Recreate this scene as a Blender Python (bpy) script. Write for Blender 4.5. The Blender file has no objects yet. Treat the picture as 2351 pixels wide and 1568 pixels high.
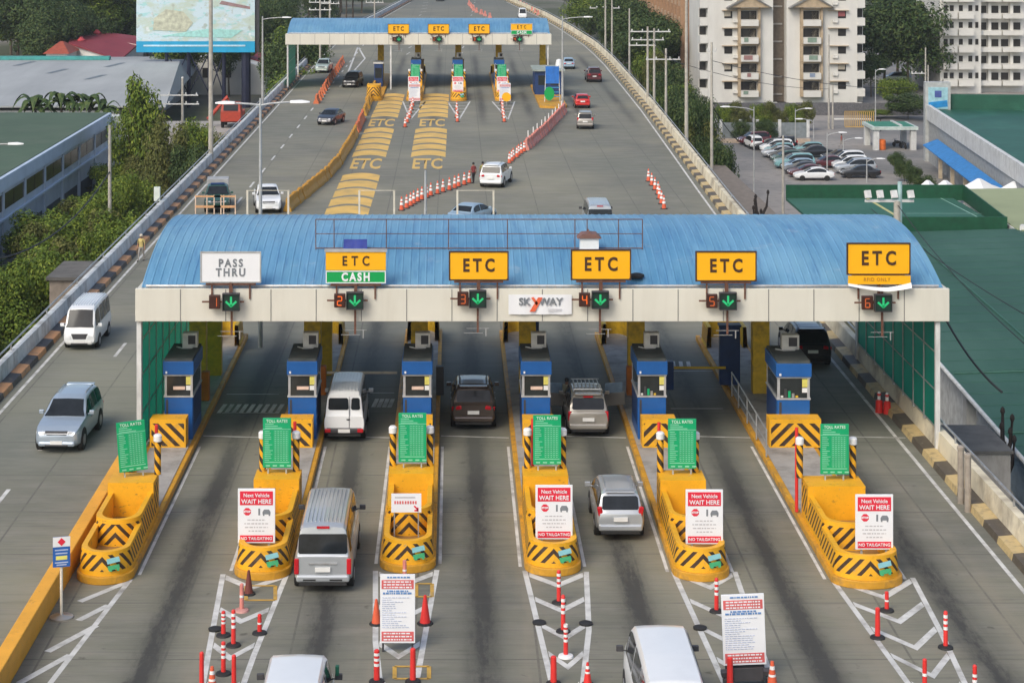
import bpy, bmesh, math, random
from mathutils import Vector, Matrix
R = math.radians; PI = math.pi
rnd = random.Random(7)
SC = bpy.context.scene
# ---------------------------------------------------------------- camera, sky, sun
F, HC, CX, HY = 4500.0, 21.7, 1042.0, -211.0      # long lens with vertical shift, 21.7 m above the road
cam_d = bpy.data.cameras.new("camera"); cam = bpy.data.objects.new("camera", cam_d)
SC.collection.objects.link(cam); SC.camera = cam
cam.location = (0, 0, HC); cam.rotation_euler = (PI/2, 0, 0)
cam_d.sensor_width = 36; cam_d.sensor_fit = 'HORIZONTAL'; cam_d.lens = F/2351*36
cam_d.shift_x = (1175.5-CX)/2351; cam_d.shift_y = -(784-HY)/2351
cam_d.clip_start = 1; cam_d.clip_end = 4000
SUN_EL, SUN_AZ = 44, -146     # azimuth measured from +Y clockwise: light comes from the left and a little behind the viewer
world = bpy.data.worlds.new("World"); SC.world = world; world.use_nodes = True
wn = world.node_tree.nodes; wl = world.node_tree.links
sky = wn.new('ShaderNodeTexSky'); sky.sky_type = 'NISHITA'; sky.sun_disc = False
sky.sun_elevation = R(SUN_EL); sky.sun_rotation = R(SUN_AZ); sky.air_density = 1.0; sky.dust_density = 3.5; sky.ozone_density = 1.0
wl.new(sky.outputs[0], wn['Background'].inputs[0]); wn['Background'].inputs[1].default_value = 0.15
sun_d = bpy.data.lights.new("sun", 'SUN'); sun = bpy.data.objects.new("sun", sun_d); SC.collection.objects.link(sun)
sun_d.energy = 1.15; sun_d.angle = R(28); sun_d.color = (1, .95, .84)
_d = Vector((math.sin(R(SUN_AZ))*math.cos(R(SUN_EL)), math.cos(R(SUN_AZ))*math.cos(R(SUN_EL)), math.sin(R(SUN_EL))))
sun.rotation_euler = _d.to_track_quat('Z', 'Y').to_euler()
SC.view_settings.view_transform = 'Standard'; SC.view_settings.look = 'None'; SC.view_settings.gamma = 1
SC.view_settings.exposure = 0.3
# ---------------------------------------------------------------- helpers
COL = SC.collection
def g(x, y, Z=0.0):                 # a photo point known to lie at height Z -> world
    s = (y-HY)/(HC-Z); return Vector(((x-CX)/s, F/s, Z))
def wx(x, Y): return (x-CX)*Y/F
def wz(y, Y): return HC-(y-HY)*Y/F
def tag(o, label, cat, group=None):
    o['label'] = label; o['category'] = cat
    if group: o['group'] = group
    return o
def thing(name, label, cat, loc=(0,0,0), rz=0, group=None):
    o = bpy.data.objects.new(name, None); COL.objects.link(o); o.empty_display_size = .3
    o.location = loc; o.rotation_euler = (0,0,rz); return tag(o, label, cat, group)
def kids(o): return list(o.children)
def copy_tree(o, loc=None, label=None, group=None, rz=None, parent=None):
    c = o.copy(); COL.objects.link(c)
    if parent: c.parent = parent
    if loc is not None: c.location = loc
    if rz is not None: c.rotation_euler = (0,0,rz)
    if label: c['label'] = label
    if group: c['group'] = group
    for ch in kids(o): copy_tree(ch, parent=c)
    return c
class MB:
    def __init__(s): s.v=[]; s.f=[]; s.m=[]; s.uv=[]
    def add(s, vs, fs, m=0, uvs=None):
        b=len(s.v); s.v += [tuple(p) for p in vs]
        for i,fc in enumerate(fs):
            s.f.append([b+k for k in fc]); s.m.append(m); s.uv.append(uvs[i] if uvs else None)
        return s
    def box(s, c, d, rz=0, m=0, rx=0, ry=0):
        M_ = Matrix.Translation(c) @ Matrix.Rotation(rz,4,'Z') @ Matrix.Rotation(rx,4,'X') @ Matrix.Rotation(ry,4,'Y')
        vs=[M_ @ Vector((x*d[0]/2,y*d[1]/2,z*d[2]/2)) for z in (-1,1) for y in (-1,1) for x in (-1,1)]
        return s.add(vs, [(0,2,3,1),(4,5,7,6),(0,1,5,4),(2,6,7,3),(0,4,6,2),(1,3,7,5)], m)
    def bx(s, x0,x1,y0,y1,z0,z1,m=0): return s.box(((x0+x1)/2,(y0+y1)/2,(z0+z1)/2),(x1-x0,y1-y0,z1-z0),m=m)
    def quad(s,a,b,c,d,m=0,uv=None): return s.add([a,b,c,d],[(0,1,2,3)],m,[uv] if uv else None)
    def prism(s, poly, z0, z1, m=0):
        n=len(poly); vs=[(p[0],p[1],z0) for p in poly]+[(p[0],p[1],z1) for p in poly]
        return s.add(vs, [tuple(range(n))[::-1], tuple(range(n,2*n))]+[(i,(i+1)%n,n+(i+1)%n,n+i) for i in range(n)], m)
    def prismy(s, poly, y0, y1, m=0):            # outline in x,z, thickness along y
        n=len(poly); vs=[(p[0],y0,p[1]) for p in poly]+[(p[0],y1,p[1]) for p in poly]
        return s.add(vs, [tuple(range(n)), tuple(range(n,2*n))[::-1]]+[(i,n+i,n+(i+1)%n,(i+1)%n) for i in range(n)], m)
    def tube(s, pts, r, n=8, m=0, r1=None):
        pts=[Vector(p) for p in pts]; rings=[]; L=len(pts)
        for i,p in enumerate(pts):
            d=(pts[min(i+1,L-1)]-pts[max(i-1,0)]).normalized()
            a=d.orthogonal() if abs(d.z)>.99 else d.cross(Vector((0,0,1)))
            a.normalize(); b=d.cross(a); rr=r if r1 is None else r+(r1-r)*i/(L-1)
            rings.append([p+a*rr*math.cos(2*PI*k/n)+b*rr*math.sin(2*PI*k/n) for k in range(n)])
        return s.loft(rings, m)
    def loft(s, rings, m=0, caps=True, closed=True):
        n=len(rings[0]); vs=[p for r in rings for p in r]; fs=[]
        for i in range(len(rings)-1):
            for k in range(n if closed else n-1):
                fs.append((i*n+k, i*n+(k+1)%n, (i+1)*n+(k+1)%n, (i+1)*n+k))
        if caps: fs.append(tuple(range(n))[::-1]); fs.append(tuple(range((len(rings)-1)*n, len(rings)*n)))
        return s.add(vs, fs, m)
    def lathe(s, prof, n=16, c=(0,0,0), m=0, caps=True):
        return s.loft([[(c[0]+r*math.cos(2*PI*k/n), c[1]+r*math.sin(2*PI*k/n), c[2]+z) for k in range(n)] for r,z in prof], m, caps)
    def wheel(s, c, r, w, n=20, m=0):            # cylinder with axis along x
        prof=[(r*.93,-w/2),(r,-w/2+.03),(r,w/2-.03),(r*.93,w/2)]
        return s.loft([[(c[0]+h, c[1]+q*math.cos(2*PI*k/n), c[2]+q*math.sin(2*PI*k/n)) for k in range(n)] for q,h in prof], m)
    def mesh(s, name, mats, smooth=False, recalc=True):
        me=bpy.data.meshes.new(name); me.from_pydata(s.v, [], s.f)
        for mm in (mats if isinstance(mats,(list,tuple)) else [mats]): me.materials.append(mm)
        me.polygons.foreach_set('material_index', s.m)
        if any(u for u in s.uv):
            ul=me.uv_layers.new(name='uv')
            for p,u in zip(me.polygons, s.uv):
                if u:
                    for li,q in zip(p.loop_indices,u): ul.data[li].uv=q
        if recalc:
            b=bmesh.new(); b.from_mesh(me); bmesh.ops.recalc_face_normals(b, faces=b.faces); b.to_mesh(me); b.free()
        if smooth:
            me.polygons.foreach_set('use_smooth',[True]*len(me.polygons))
            try: me.set_sharp_from_angle(angle=R(35))
            except Exception: pass
        me.update(); return me
    def build(s, name, mats, parent=None, smooth=False, loc=(0,0,0), rz=0, bevel=0, recalc=True):
        return inst(s.mesh(name,mats,smooth,recalc), name, parent, loc, rz, bevel)
def inst(me, name, parent=None, loc=(0,0,0), rz=0, bevel=0, scale=None):
    o=bpy.data.objects.new(name, me); COL.objects.link(o); o.location=loc; o.rotation_euler=(0,0,rz)
    if parent: o.parent=parent
    if scale: o.scale=scale
    if bevel:
        b=o.modifiers.new('bevel','BEVEL'); b.width=bevel; b.segments=2; b.limit_method='ANGLE'; b.angle_limit=R(40)
    return o
def struct(o): o['kind']='structure'; return o
def stuff(o): o['kind']='stuff'; return o
# ---------------------------------------------------------------- materials
MATS={}
def nt(name):
    m=bpy.data.materials.new(name); m.use_nodes=True; return m, m.node_tree.nodes, m.node_tree.links, m.node_tree.nodes['Principled BSDF']
class NG:                                         # tiny node-expression helper
    def __init__(s, nodes, links): s.n=nodes; s.l=links
    def put(s, sock, v):
        if isinstance(v,(int,float)): sock.default_value=v
        elif isinstance(v,tuple): sock.default_value=(*v,1) if len(v)==3 and len(sock.default_value)==4 else v
        else: s.l.new(v,sock)
    def math(s, op, a, b=0.0, c=None, clamp=False):
        n=s.n.new('ShaderNodeMath'); n.operation=op; n.use_clamp=clamp
        s.put(n.inputs[0],a); s.put(n.inputs[1],b)
        if c is not None: s.put(n.inputs[2],c)
        return n.outputs[0]
    def noise(s, vec, scale, detail=3, rough=.55):
        n=s.n.new('ShaderNodeTexNoise'); n.inputs['Scale'].default_value=scale; n.inputs['Detail'].default_value=detail; n.inputs['Roughness'].default_value=rough
        if vec is not None: s.l.new(vec,n.inputs['Vector'])
        return n.outputs['Fac']
    def maprange(s, v, a,b,c=0.0,d=1.0, smooth=False):
        n=s.n.new('ShaderNodeMapRange'); n.clamp=True
        if smooth: n.interpolation_type='SMOOTHSTEP'
        s.put(n.inputs[0],v)
        for i,q in enumerate((a,b,c,d)): n.inputs[1+i].default_value=q
        return n.outputs[0]
    def mix(s, fac, a, b, mode='MIX'):
        n=s.n.new('ShaderNodeMix'); n.data_type='RGBA'; n.blend_type=mode
        s.put(n.inputs[0],fac); s.put(n.inputs[6],a); s.put(n.inputs[7],b); return n.outputs[2]
    def scale(s, vec, sx,sy,sz):
        n=s.n.new('ShaderNodeMapping'); s.l.new(vec,n.inputs[0]); n.inputs['Scale'].default_value=(sx,sy,sz); return n.outputs[0]
    def coord(s, k='Object'): return s.n.new('ShaderNodeTexCoord').outputs[k]
    def own(s):                                   # object coordinates shifted by each object's own random number
        oi=s.n.new('ShaderNodeObjectInfo'); v=s.n.new('ShaderNodeVectorMath'); v.operation='ADD'; k=s.math('MULTIPLY',oi.outputs['Random'],60.0)
        s.l.new(s.coord(),v.inputs[0]); s.l.new(k,v.inputs[1]); return v.outputs[0]
    def sep(s, vec):
        n=s.n.new('ShaderNodeSeparateXYZ'); s.l.new(vec,n.inputs[0]); return n.outputs
def bump(ng, bs, h, strength=.3, dist=.02):
    b=ng.n.new('ShaderNodeBump'); b.inputs['Strength'].default_value=strength; b.inputs['Distance'].default_value=dist
    ng.l.new(h,b.inputs['Height']); ng.l.new(b.outputs[0], bs.inputs['Normal'])
def M(name, col=(.5,.5,.5), rough=.6, metal=0.0, var=.18, sc=2.0, dirt=None, damt=.5, dsc=(1,1,1), bmp=0, emit=0, spec=None, coat=0):
    if name in MATS: return MATS[name]
    m,n,l,bs=nt(name); ng=NG(n,l); co=ng.coord()
    f=ng.noise(co, sc, 4)
    lo=tuple(max(0,c*(1-var)) for c in col); hi=tuple(min(1,c*(1+var)) for c in col)
    c=ng.mix(ng.maprange(f,.3,.7), lo, hi)
    if dirt:
        d=ng.noise(ng.scale(co,*dsc), sc*.9, 6, .65)
        c=ng.mix(ng.math('MULTIPLY', ng.maprange(d,.48,.72), damt), c, dirt)
    l.new(c, bs.inputs['Base Color']); bs.inputs['Roughness'].default_value=rough; bs.inputs['Metallic'].default_value=metal
    if coat: bs.inputs['Coat Weight'].default_value=coat; bs.inputs['Coat Roughness'].default_value=.08
    if emit: l.new(c, bs.inputs['Emission Color']); bs.inputs['Emission Strength'].default_value=emit
    if bmp: bump(ng, bs, ng.noise(co, sc*6, 4), bmp)
    MATS[name]=m; return m
def chipped(name,col,rough,amt=.5,base=(.3,.27,.22),scuff=(.1,.075,.04)):
    m,n,l,bs=nt(name); ng=NG(n,l); co=ng.own()
    c=ng.mix(ng.maprange(ng.noise(co,1.1,4),.3,.7),tuple(k*.88 for k in col),tuple(min(1,k*1.1) for k in col))
    c=ng.mix(ng.math('MULTIPLY',ng.maprange(ng.noise(co,2.2,6,.7),.52,.72),amt),c,tuple(k*.55 for k in col))
    c=ng.mix(ng.math('MULTIPLY',ng.maprange(ng.noise(ng.scale(co,1,1,2.5),3.4,6,.75),.6,.66),amt*1.1),c,scuff)
    c=ng.mix(ng.maprange(ng.noise(co,5.5,5,.7),.66,.69),c,base)
    l.new(c,bs.inputs['Base Color']); bs.inputs['Roughness'].default_value=rough; bump(ng,bs,ng.noise(co,14,4),.15); MATS[name]=m; return m
def stripes(name, a, b, period, duty=.5, k=1.0, mode='uv', axis=1, rough=.55, dirt=.35, fade=0.0):
    m,n,l,bs=nt(name); ng=NG(n,l)
    v=ng.sep(ng.coord('UV' if mode=='uv' else 'Object'))
    if mode=='uv': t=ng.math('ADD', v[0], ng.math('MULTIPLY', v[1], k))
    else: t=v[axis]
    fr=ng.math('FRACT', ng.math('DIVIDE', ng.math('ADD',t,500.0), period))
    st=ng.math('LESS_THAN', fr, duty)
    co=ng.own(); nz=ng.noise(co,3,5)
    st=ng.math('MULTIPLY', st, ng.maprange(nz,.3,.36,1-fade,1.0))
    c=ng.mix(st, a, b)
    c=ng.mix(ng.math('MULTIPLY',ng.maprange(nz,.5,.75),dirt), c, (.16,.13,.09)); c=ng.mix(ng.maprange(ng.noise(co,6,5,.7),.65,.69),c,(.28,.25,.2))
    l.new(c,bs.inputs['Base Color']); bs.inputs['Roughness'].default_value=rough; MATS[name]=m; return m
YEL=(.82,.41,.012)
yellow=chipped('yellow_paint',YEL,.5,.5)
yellow_d=M('old_yellow_paint',(.66,.43,.025),.6,var=.2,dirt=(.15,.1,.03),damt=.6)
orange_d=M('orange_plastic',(.5,.14,.01),.5)
hazard=stripes('hazard_paint', YEL, (.045,.025,.015), .36, .42, .9)
hazard_pole=stripes('hazard_pole_paint', YEL, (.03,.02,.015), .36, .5, .8)
white=M('white_paint',(.78,.79,.78),.45,var=.05)
white_d=M('weathered_white',(.62,.63,.61),.6,var=.12,dirt=(.3,.29,.27),damt=.5,dsc=(1,1,.25))
cream=M('cream_cladding',(.67,.655,.57),.5,var=.05,sc=.4,dirt=(.42,.38,.3),damt=.22,dsc=(3,1,.4))
black=M('black_rubber',(.02,.02,.02),.7)
dark=M('dark_metal',(.05,.05,.055),.5)
steel=M('galvanised_steel',(.45,.46,.46),.45,.6,dirt=(.25,.2,.15))
pole_g=M('pole_grey',(.42,.43,.42),.55,.2)
conc=M('concrete',(.36,.34,.31),.85,var=.15,sc=1.2,dirt=(.13,.12,.1),damt=.6,dsc=(1,1,.3),bmp=.2)
conc_d=M('dark_concrete',(.13,.125,.115),.9,var=.2,sc=1.0,dirt=(.05,.05,.045),damt=.6)
rust=M('rusty_steel',(.16,.075,.05),.7,.3,var=.4,sc=5)
blue=M('blue_booth_paint',(.01,.1,.34),.4,var=.1)
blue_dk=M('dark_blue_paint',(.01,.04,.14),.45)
red=M('red_plastic',(.72,.035,.03),.45,var=.1)
orange=M('orange_red_plastic',(.72,.12,.05),.5,var=.12,dirt=(.35,.12,.08))
pink=M('faded_red_plastic',(.68,.24,.2),.55)
refl=M('reflective_white',(.8,.8,.78),.35,var=.04)
glass=M('dark_glass',(.018,.022,.026),.06,var=.3)
glass.node_tree.nodes['Principled BSDF'].inputs['Specular IOR Level'].default_value=.28
glass_b=M('booth_glass',(.03,.035,.035),.08)
green_b=M('green_board',(.0,.36,.14),.45,var=.06)
green_pale=M('pale_green_print',(.25,.62,.42),.5)
sign_y=M('sign_yellow',(.92,.46,.005),.4,var=.03)
sign_bk=M('sign_lettering_dark',(.06,.025,.01),.5)
sign_w=M('sign_white',(.8,.82,.84),.4,var=.02)
sign_g=M('sign_green',(.0,.34,.08),.4,var=.03)
sign_r=M('sign_red',(.72,.02,.05),.45,var=.04)
ink=M('grey_ink',(.18,.2,.22),.6)
led_r=M('lit_red_led',(.9,.15,.02),.4,emit=.22,var=.02)
led_off=M('unlit_led_face',(.05,.015,.01),.4)
led_g=M('lit_green_led',(.02,.5,.18),.4,emit=.12,var=.02)
tyre_m=M('tyre_rubber',(.018,.018,.018),.85); rim_m=M('alloy_rim',(.45,.45,.46),.3,.8)
lamp_w=M('headlight_lens',(.75,.77,.78),.12,var=.03); lamp_r=M('tail_light_lens',(.5,.012,.02),.2,var=.1)
plate=M('number_plate',(.75,.75,.72),.5,var=.04)
skin=M('skin',(.32,.17,.1),.6); hair_m=M('black_hair',(.012,.01,.009),.6)
def paint(name,col,metal=.0,rough=.28): return M(name,col,rough,metal,var=.04,sc=.8,dirt=tuple(c*.75 for c in col),damt=.25,coat=.6)
p_white=paint('white_car_paint',(.78,.8,.8)); p_silver=paint('silver_car_paint',(.5,.53,.55),.45); p_blue_s=paint('bluish_silver_car_paint',(.42,.5,.58),.4)
p_brown=paint('brown_car_paint',(.085,.065,.055),.4); p_beige=paint('beige_silver_car_paint',(.36,.34,.3),.3); p_black=paint('black_car_paint',(.012,.013,.016))
p_red=paint('red_car_paint',(.55,.02,.015)); p_dark=paint('dark_grey_car_paint',(.045,.05,.065),.3); p_lblue=paint('pale_blue_car_paint',(.33,.45,.55),.2)
p_maroon=paint('maroon_car_paint',(.1,.02,.025)); p_green=paint('green_car_paint',(.03,.09,.07)); p_teal=paint('teal_car_paint',(.2,.4,.42)); p_gold=paint('grey_gold_car_paint',(.36,.34,.31),.4)
def leafmat(name, c1, c2, c3):
    m,n,l,bs=nt(name); ng=NG(n,l)
    geo=n.new('ShaderNodeNewGeometry'); r=geo.outputs['Random Per Island']
    rp=n.new('ShaderNodeValToRGB'); e=rp.color_ramp.elements; e[0].color=(*c1,1); e[1].color=(*c3,1); e[0].position=.1; e[1].position=.95
    k=e.new(.55); k.color=(*c2,1)
    l.new(ng.math('ADD',ng.math('MULTIPLY',r,.6), ng.math('MULTIPLY',ng.noise(ng.coord(),1.6,2),.55)), rp.inputs[0])
    l.new(rp.outputs[0],bs.inputs['Base Color']); bs.inputs['Roughness'].default_value=.65
    bs.inputs['Specular IOR Level'].default_value=.25
    try: bs.inputs['Subsurface Weight'].default_value=0
    except Exception: pass
    MATS[name]=m; return m
leaf_a=leafmat('fresh_leaves',(.03,.06,.008),(.095,.155,.017),(.22,.26,.03))
leaf_b=leafmat('dark_leaves',(.014,.034,.011),(.04,.075,.02),(.1,.13,.035))
leaf_c=leafmat('olive_leaves',(.045,.06,.014),(.1,.115,.025),(.18,.175,.05))
bark=M('bark',(.11,.085,.06),.9,var=.3,bmp=.4); bark_d=M('dark_bark',(.025,.02,.018),.9)
# lettering from Blender's own font
def text(txt, size, mat, parent, loc, name='lettering', flat=False, bold=.0, sx=1.0, spacing=1.0, ex=.008, rz=0):
    cu=bpy.data.curves.new('lettering','FONT'); cu.body=txt; cu.size=size; cu.align_x='CENTER'; cu.align_y='CENTER'
    cu.offset=bold; cu.extrude=ex; cu.space_character=spacing; cu.resolution_u=3; cu.space_line=.85
    t=bpy.data.objects.new('tmp',cu); me=bpy.data.meshes.new_from_object(t); bpy.data.objects.remove(t); bpy.data.curves.remove(cu)
    mt=Matrix.Diagonal((sx,1,1,1))
    if not flat: mt=Matrix.Rotation(PI/2,4,'X')@mt
    me.transform(mt); me.materials.clear(); me.materials.append(mat)
    return inst(me,name,parent,loc,rz)
# ================================================================ SETTING
GZ=-9.0
def ground_mat():
    m,n,l,bs=nt('ground_soil'); ng=NG(n,l); co=ng.coord()
    a=ng.noise(co,.03,5); b=ng.noise(co,.5,4)
    c=ng.mix(ng.maprange(a,.42,.6),(.05,.065,.02),(.19,.175,.145)); c=ng.mix(ng.math('MULTIPLY',b,.5),c,(.08,.08,.06))
    l.new(c,bs.inputs['Base Color']); bs.inputs['Roughness'].default_value=.95; return m
struct(MB().quad((-700,-60,GZ),(700,-60,GZ),(700,1700,GZ),(-700,1700,GZ)).build('ground',ground_mat()))
LEFT=[(-20.9,-20),(-20.9,60),(-20.8,140),(-20.6,250),(-20.4,304),(-18.4,345),(-15.6,381),(-10.4,463),(-7,560)]
RIGHT=[(19.5,-20),(19.5,60),(19.6,120),(19.9,140),(20.4,161),(21.5,212),(22.2,270),(22.1,304),(20.6,345),(18.4,389),(12.5,463),(9.5,560)]
def interp(tab,Y):
    for (x0,y0),(x1,y1) in zip(tab,tab[1:]):
        if y0<=Y<=y1: return x0+(x1-x0)*(Y-y0)/(y1-y0)
    return tab[-1][0]
def road_mat():
    m,n,l,bs=nt('worn_concrete_road'); ng=NG(n,l); co=ng.coord(); x,y,z=ng.sep(co)
    big=ng.noise(co,.09,5); mid=ng.noise(ng.scale(co,.5,1.2,1),.8,5,.65); tine=ng.noise(ng.scale(co,.25,5,1),1.3,4,.7)
    c=ng.mix(ng.maprange(big,.36,.64),(.15,.151,.12),(.25,.24,.172))
    c=ng.mix(ng.maprange(ng.noise(co,.035,3),.45,.62),c,(.164,.168,.13))
    c=ng.mix(ng.math('MULTIPLY',ng.maprange(mid,.42,.7),.45),c,(.29,.27,.23))
    c=ng.mix(ng.math('MULTIPLY',ng.maprange(tine,.5,.68),.38),c,(.085,.083,.075))
    # oil and tyre marks along the toll lanes
    wob=ng.math('MULTIPLY',ng.math('SUBTRACT',ng.noise(ng.scale(co,.1,.12,1),1,3),.5),.3)
    def lanes(x0,per,w):
        t=ng.math('ADD',ng.math('SUBTRACT',x,x0),wob)
        fr=ng.math('SUBTRACT',ng.math('FRACT',ng.math('ADD',ng.math('DIVIDE',t,per),50.5)),.5)
        d=ng.math('MULTIPLY',fr,per/w); return ng.math('POWER',2.718,ng.math('MULTIPLY',ng.math('MULTIPLY',d,d),-1.0))
    def band(a,b,sft):
        return ng.math('MULTIPLY',ng.maprange(y,a,a+sft,0,1,True),ng.maprange(y,b-sft,b,1,0,True))
    brk=ng.math('ADD',ng.maprange(ng.noise(ng.scale(co,.8,.07,1),1.0,4,.6),.33,.56,.32,.85),ng.math('MULTIPLY',ng.maprange(ng.noise(ng.scale(co,2.6,.7,1),1.6,6,.8),.46,.6),.3))
    inx=ng.math('MULTIPLY',ng.maprange(x,-12.4,-11.6),ng.maprange(x,17.6,18.4,1,0))
    near=ng.math('MULTIPLY',band(30,112,14),inx)
    s1=ng.math('MULTIPLY',ng.math('MULTIPLY',lanes(.86,4.85,.46),brk),near)
    s1t=ng.math('MULTIPLY',ng.math('MULTIPLY',lanes(2.25,4.85,.5),ng.maprange(ng.noise(ng.scale(co,.7,.06,1),1.3,4),.38,.6)),near); c=ng.mix(ng.math('MULTIPLY',s1t,.45),c,(.3,.26,.19))
    s1b=ng.math('MULTIPLY',ng.math('MULTIPLY',lanes(.86,4.85,1.2),.16),near)
    s2=ng.math('MULTIPLY',ng.math('MULTIPLY',ng.math('MULTIPLY',lanes(3.0,5.1,.5),brk),band(188,300,25)),ng.maprange(x,-10,-9))
    drk=ng.math('MINIMUM',ng.math('ADD',ng.math('ADD',ng.math('MULTIPLY',s1,1.0),s1b),ng.math('MULTIPLY',s2,.7)),.9)
    c=ng.mix(drk,c,(.035,.034,.031))
    spot=ng.maprange(ng.noise(co,1.7,3,.5),.68,.76); c=ng.mix(ng.math('MULTIPLY',ng.math('MULTIPLY',spot,.6),near),c,(.05,.045,.035))
    # floor colour raised to lighten the shade under both canopies, patched slabs and joints
    shade_lift=ng.math('MAXIMUM',band(72,106,9),band(226,262,10)); c=ng.mix(ng.math('MULTIPLY',shade_lift,.3),c,(.19,.21,.18))
    jy=ng.math('LESS_THAN',ng.math('FRACT',ng.math('DIVIDE',ng.math('ADD',y,500.0),4.6)),.018)
    jx=ng.math('LESS_THAN',ng.math('FRACT',ng.math('DIVIDE',ng.math('ADD',x,501.6),3.6)),.02)
    j=ng.math('MULTIPLY',ng.math('MAXIMUM',jy,jx),ng.maprange(mid,.35,.55,.1,.55)); c=ng.mix(j,c,(.07,.068,.06))
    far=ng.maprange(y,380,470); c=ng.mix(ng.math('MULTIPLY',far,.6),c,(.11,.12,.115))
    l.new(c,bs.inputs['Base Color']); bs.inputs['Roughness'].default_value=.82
    bump(ng,bs,ng.math('ADD',tine,mid),.25,.02); return m
ROAD=road_mat()
mb=MB(); ys=sorted(set([p[1] for p in LEFT]+[p[1] for p in RIGHT]))
for a,b in zip(ys,ys[1:]): mb.quad((interp(LEFT,a),a,0),(interp(RIGHT,a),a,0),(interp(RIGHT,b),b,0),(interp(LEFT,b),b,0))
struct(mb.build('road',ROAD))
mb=MB()
for T in (LEFT,RIGHT):
    for (xa,ya),(xb,yb) in zip(T,T[1:]): mb.quad((xa,ya,GZ-.5),(xb,yb,GZ-.5),(xb,yb,-.004),(xa,ya,-.004))
struct(mb.build('road_embankment',conc))
# parking ground behind the right barrier
def lot_mat():
    m,n,l,bs=nt('parking_asphalt'); ng=NG(n,l); co=ng.coord()
    c=ng.mix(ng.maprange(ng.noise(co,.07,5),.4,.62),(.17,.17,.165),(.3,.28,.255)); c=ng.mix(ng.math('MULTIPLY',ng.maprange(ng.noise(co,.9,5),.5,.7),.4),c,(.1,.1,.1))
    l.new(c,bs.inputs['Base Color']); bs.inputs['Roughness'].default_value=.9; return m
LOT=lot_mat()
struct(MB().quad((23,150,GZ+.02),(62,150,GZ+.02),(62,292,GZ+.02),(23,292,GZ+.02)).build('parking_lot',LOT))
struct(MB().quad((62,225,GZ+.016),(100,225,GZ+.016),(100,420,GZ+.016),(62,420,GZ+.016)).build('side_street',LOT))
# ---------------------------------------------------------------- painted markings
road_w=M('worn_road_paint_white',(.6,.6,.57),.8,var=.15,sc=1.2,dirt=(.22,.21,.19),damt=.85)
road_y=M('worn_road_paint_yellow',(.68,.44,.12),.8,var=.12,sc=.5,dirt=(.3,.24,.13),damt=.6)
road_o=M('ochre_road_paint',(.55,.33,.06),.8,dirt=(.25,.2,.12),damt=.7)
MZ=.004
def line(mb,a,b,w,z=MZ,m=0):
    a=Vector((a[0],a[1],0)); b=Vector((b[0],b[1],0)); d=(b-a).normalized(); p=Vector((-d.y,d.x,0))*w/2
    mb.quad(*[(q.x,q.y,z) for q in (a-p,b-p,b+p,a+p)],m=m)
def pl(mb,pts,w,z=MZ):
    for a,b in zip(pts,pts[1:]): line(mb,a,b,w,z)
mb=MB()
for i in range(40):                                        # dashes on the left carriageway
    Y=62+i*8.2; line(mb,(-16.75+(Y-60)*.0098,Y),(-16.75+(Y+3-60)*.0098,Y+3),.16)
pl(mb,[(interp(LEFT,Y)+1.35,Y) for Y in range(-10,470,20)],.15)
pl(mb,[(interp(RIGHT,Y)-1.4,Y) for Y in range(-10,470,20)],.15)
for i in range(14): Y=290+i*13; line(mb,(-7,Y),(-6.6+(i>8)*.8,Y+4),.16); line(mb,(1+i*.3,Y),(1.3+i*.3,Y+4),.16)
# gore lines far left beyond the second plaza
pl(mb,[g(800,165),g(822,108)],.25); pl(mb,[g(822,108),g(838,135)],.25); pl(mb,[g(780,200),g(838,135)],.2)
struct(mb.build('lane_markings',road_w))
# stop line across the toll lanes and the hatched bar marks
mb=MB(); ISL=[-11.3,-6.24,-1.52,3.25,8.05,13.3]
for a,b in zip(ISL,ISL[1:]+[19.4]): line(mb,(a+1.0,80.6),(b-1.0+(b>19)*.1,80.3),.11)
def bars(x0,x1,y,n):
    Y0=g(0,y)[1]
    for i in range(n):
        X=x0+(x1-x0)*i/(n-1); mb.quad((X-.1,Y0-.75,MZ),(X+.09,Y0-.75,MZ),(X+.2,Y0+.75,MZ),(X+.02,Y0+.75,MZ))
bars(-10.1,-7.6,938,9); bars(9.3,11.1,838,6); bars(-3.5,-2.8,925,4)
for (xa,xb,y) in ((510,640,948),(520,640,905),(850,905,902),(1540,1660,938),(1540,1660,852)):
    a=g(xa,y); b=g(xb,y); line(mb,a,b,.1)
struct(mb.build('stop_lines',road_w))
# hatched tapers in front of the islands
mb=MB()
def taper(Lp,Rp,n,ap=1.1,w=.2,t0=.06,t1=1.0,wl=.17):
    Lp=[g(*p) for p in Lp]; Rp=[g(*p) for p in Rp]; pl(mb,Lp,wl); pl(mb,Rp,wl)
    yt=min(Lp[0].y,Rp[0].y); yb=max(Lp[-1].y,Rp[-1].y)
    def xat(P,Y):
        for a,b in zip(P,P[1:]):
            if min(a.y,b.y)-1e-6<=Y<=max(a.y,b.y)+1e-6: return a.x+(b.x-a.x)*(Y-a.y)/(b.y-a.y)
        return P[-1].x
    for k in range(n):
        Y=yt-.1-(yt-yb-1.2)*k/(n-1 if n>1 else 1); xl=xat(Lp,Y); xr=xat(Rp,Y); xm=(xl+xr)/2
        z=MZ*2
        for s,xe in ((1,xl+.12),(-1,xr-.12)):
            mb.quad((xe,Y,z),(xm,Y-ap,z),(xm,Y-ap-.42,z),(xe,Y-.42,z))
taper([(1908,1326),(2085,1568),(2130,1630)],[(2095,1326),(2160,1450),(2230,1600)],5,1.5)
taper([(1546,1312),(1663,1568),(1690,1620)],[(1687,1312),(1775,1568),(1790,1620)],5,1.2)
taper([(1205,1310),(1267,1568),(1277,1610)],[(1346,1312),(1352,1446),(1335,1600)],5,1.0)
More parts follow.
